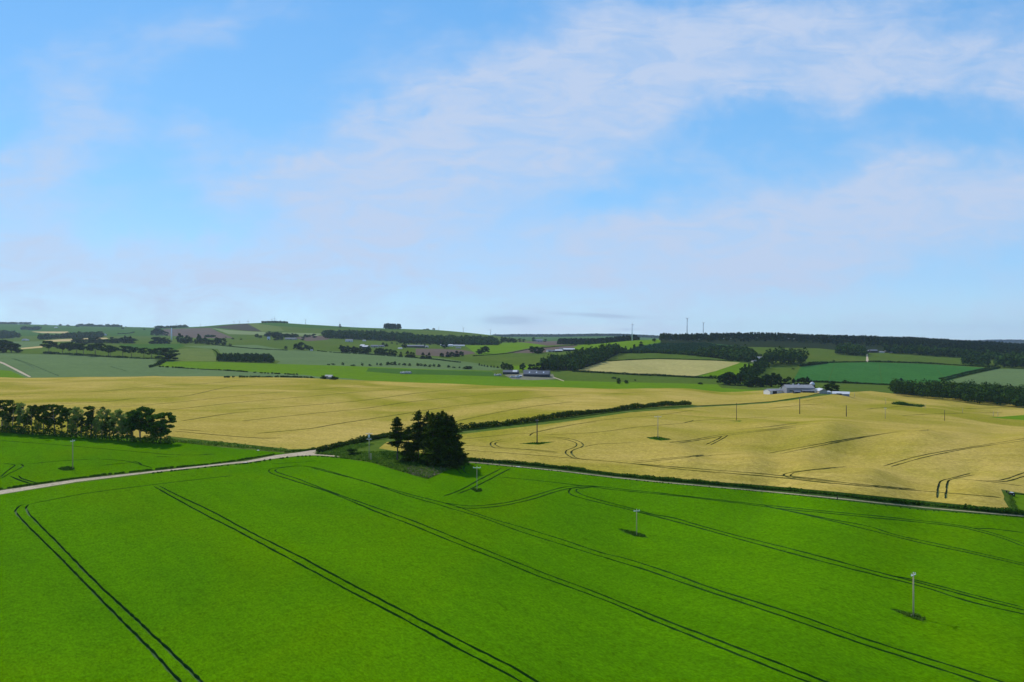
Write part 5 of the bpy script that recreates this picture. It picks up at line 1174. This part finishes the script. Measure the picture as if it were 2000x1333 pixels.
# scattered far farms
GF = [
 (708,679,9,6,10,'wall_dark','roof_light',R(-30),'left one of the twin dark sheds in the middle distance'),
 (714,681,12,6,10,'wall_dark','roof_light',R(-30),'right one of the twin dark sheds in the middle distance'),
 (731,679,14,5,10,'wall_stone','roof_slate',0,'grey farmhouse right of the twin dark sheds'),
 (745,678.5,10,4,8,'wall_stone','roof_slate',0,'low grey outbuilding right of the grey farmhouse'),
 (681,668,14,5,10,'wall_white','roof_grey',R(5),'bright white house below the hill wood'),
 (711,667,6,3,8,'wall_white','roof_grey',0,'small white cottage right of the bright white house'),
 (811,679.5,34,5.5,18,'wall_dark','roof_slate',R(-3),'long black shed with pale roof edge at the ploughed patch'),
 (833,679.5,6,4,10,'wall_white','roof_grey',0,'little white building at the right end of the long black shed'),
 (872,677,24,4,16,'wall_white','roof_light',0,'long bright roofed shed nearest the centre of the valley'),
 (895,676.5,24,2.6,14,'wall_white','roof_light',0,'low bright roofed shed right of the longer bright one'),
 (895,681,10,3,10,'wall_stone','roof_slate',0,'dull shed in front of the bright roofed ones'),
 (781,682,8,2.5,8,'wall_white','roof_light',0,'small pale hut below the round tree by the long black shed'),
 (567,664,22,4,12,'wall_stone','roof_slate',0,'long grey farm building below the pale stubble strip'),
 (524,664,5,6,6,'wall_white','roof_light',0,'small bright house at the foot of the striped hill'),
 (608,685.5,4,3,5,'wall_white','roof_grey',0,'tiny white house behind the small tree left of the twin sheds'),
 (1051,668,18,5,12,'wall_stone','roof_grey',0,'pale farmhouse below the gap in the hills'),
 (1072,688,7,5,10,'wall_white','roof_slate',R(20),'white gabled house at the left of the brick coloured farm'),
 (1081,688,8,4,10,'wall_stone','roof_slate',0,'low grey building second from the left in the brick coloured farm'),
 (1092,688,14,5,12,'wall_dark','roof_light_edge',R(-5),'dark shed with pale roof in the middle of the brick coloured farm'),
 (1112,686,22,5.5,14,'wall_dark','roof_light',R(-3),'longest dark shed with bright roof at the right of the brick coloured farm'),
 (1098,684,10,4,10,'wall_stone','roof_slate',0,'grey building behind the sheds of the brick coloured farm'),
 (1483,704,18,7,14,'wall_white','roof_grey',R(12),'grey roofed steading half hidden by woods on the right hill'),
 (1474,708,8,4,8,'wall_white','roof_slate',R(12),'lower grey house in front of the grey roofed steading'),
 (1696,688,10,4,10,'wall_stone','roof_grey',0,'pale building at the top of the farm lane'),
 (1708,689,13,6,10,'wall_dark','roof_slate',R(-10),'dark slate roofed farmhouse right of the farm lane'),
 (1723,689.5,10,3,8,'wall_white','roof_grey',0,'low white building right of the slate roofed farmhouse'),
 (1733,689,8,4,8,'wall_dark','roof_light',0,'dark shed with white roof at the right of the hilltop farm'),
 (1743,690,9,2,6,'wall_dark','roof_light',0,'tiny shed below the white roofed one at the hilltop farm'),
 (1752,690,4,2,5,'wall_dark','roof_grey',0,'tiny black hut rightmost of the hilltop farm'),
 (46,666,7,4,10,'wall_white','roof_slate',R(10),'left white house of the pair near the left edge'),
 (52,666,5,3,8,'wall_white','roof_grey',0,'right white house of the pair near the left edge'),
 (194,656,20,4,18,'wall_white','roof_slate',0,'long pale building with slate roof in the wood, far left'),
 (181,658,10,3,12,'wall_stone','roof_grey',0,'small pale building left of the long slate roofed one, far left'),
 (145,660,14,2.6,14,'wall_dark','roof_grey',0,'low grey roof among the trees, far left'),
 (121,658,7,3.5,12,'wall_stone','roof_slate',0,'pinkish house among the trees, far left'),
 (92,659,4,3,8,'wall_white','roof_slate',0,'tiny house left of the pinkish one, far left'),
 (108,641,4,2,16,'wall_white','roof_light',0,'speck of white house high on the far left hillside'),
]
for (a, b, w, h, d, wl, rf, yw, lb) in GF: gable(a, b, w, h, d, lb, 'farm_building', wl, rf, yw, .42, cat='building', over=.3, extra=[('door',.1,2.4,2.6,'opening'),('window',-.55,1.4,1,2,'window_glass'),('window',.6,1.4,1,2,'window_glass')] if h > 3.5 else None)
gable(641,740,14,8,7,'little grey ruin among dark bushes on the barley crest', 'ruin', 'wall_stone', 'rubble', R(-8), .45, D=800, cat='ruin')

# ------------------------------------------------------------------ parked machine at the right edge
x, y, z, k = spot(1976, 967)
t_ = empty('farm_trailer', (x, y, z-.3), R(20)); w = 9*k
m = MB(); m.prism([(-w*.45,w*.18),(w*.45,w*.18),(w*.5,w*.35),(w*.47,w*.62),(w*.25,w*.72),(-w*.25,w*.72),(-w*.47,w*.62),(-w*.5,w*.35)], -w*.4, w*.4, 0); m.build('body', ['black_paint'], t_)
m = MB(); m.box(-w*.33, w*.33, -w*.3, w*.3, w*.725, w*.8); m.build('lid', ['roof_light'], t_)
m = MB(); m.box(-w*.12, w*.05, -w*.43, -w*.405, w*.32, w*.5); m.build('panel', ['door_white'], t_)
for s_ in (-1, 1):
    for q in (-.28, .28):
        m = MB(); m.tube([(w*q, s_*w*.36, w*.15), (w*q, s_*w*.46, w*.15)], [w*.15, w*.15], 0, 12); wh = m.build('wheel', ['rubber'], t_)
tag(t_, 'small black machine with a white top parked at the barley corner, right edge', 'trailer')
x, y, z, k = spot(1966, 960); post(1966,962,3.5,2.6,'bale','black_paint','little black drum left of the parked machine','drum')

# ------------------------------------------------------------------ air
m = bpy.data.materials.new('haze'); m.use_nodes = True; m.node_tree.nodes.clear(); t = NT(m.node_tree)
v = t.n('ShaderNodeVolumePrincipled'); o = t.n('ShaderNodeOutputMaterial'); t.L.new(v.outputs[0], o.inputs['Volume'])
v.inputs['Color'].default_value = (.62, .78, 1, 1); v.inputs['Density'].default_value = HAZE_DENSITY; v.inputs['Anisotropy'].default_value = .3
MAT['haze'] = m
b = MB(); b.box(-17500, 17500, -4500, 12800, -45, 330); ho = b.build('haze', ['haze']); tag(ho, 'thin blue air over the distant hills', 'haze', None, 'stuff')
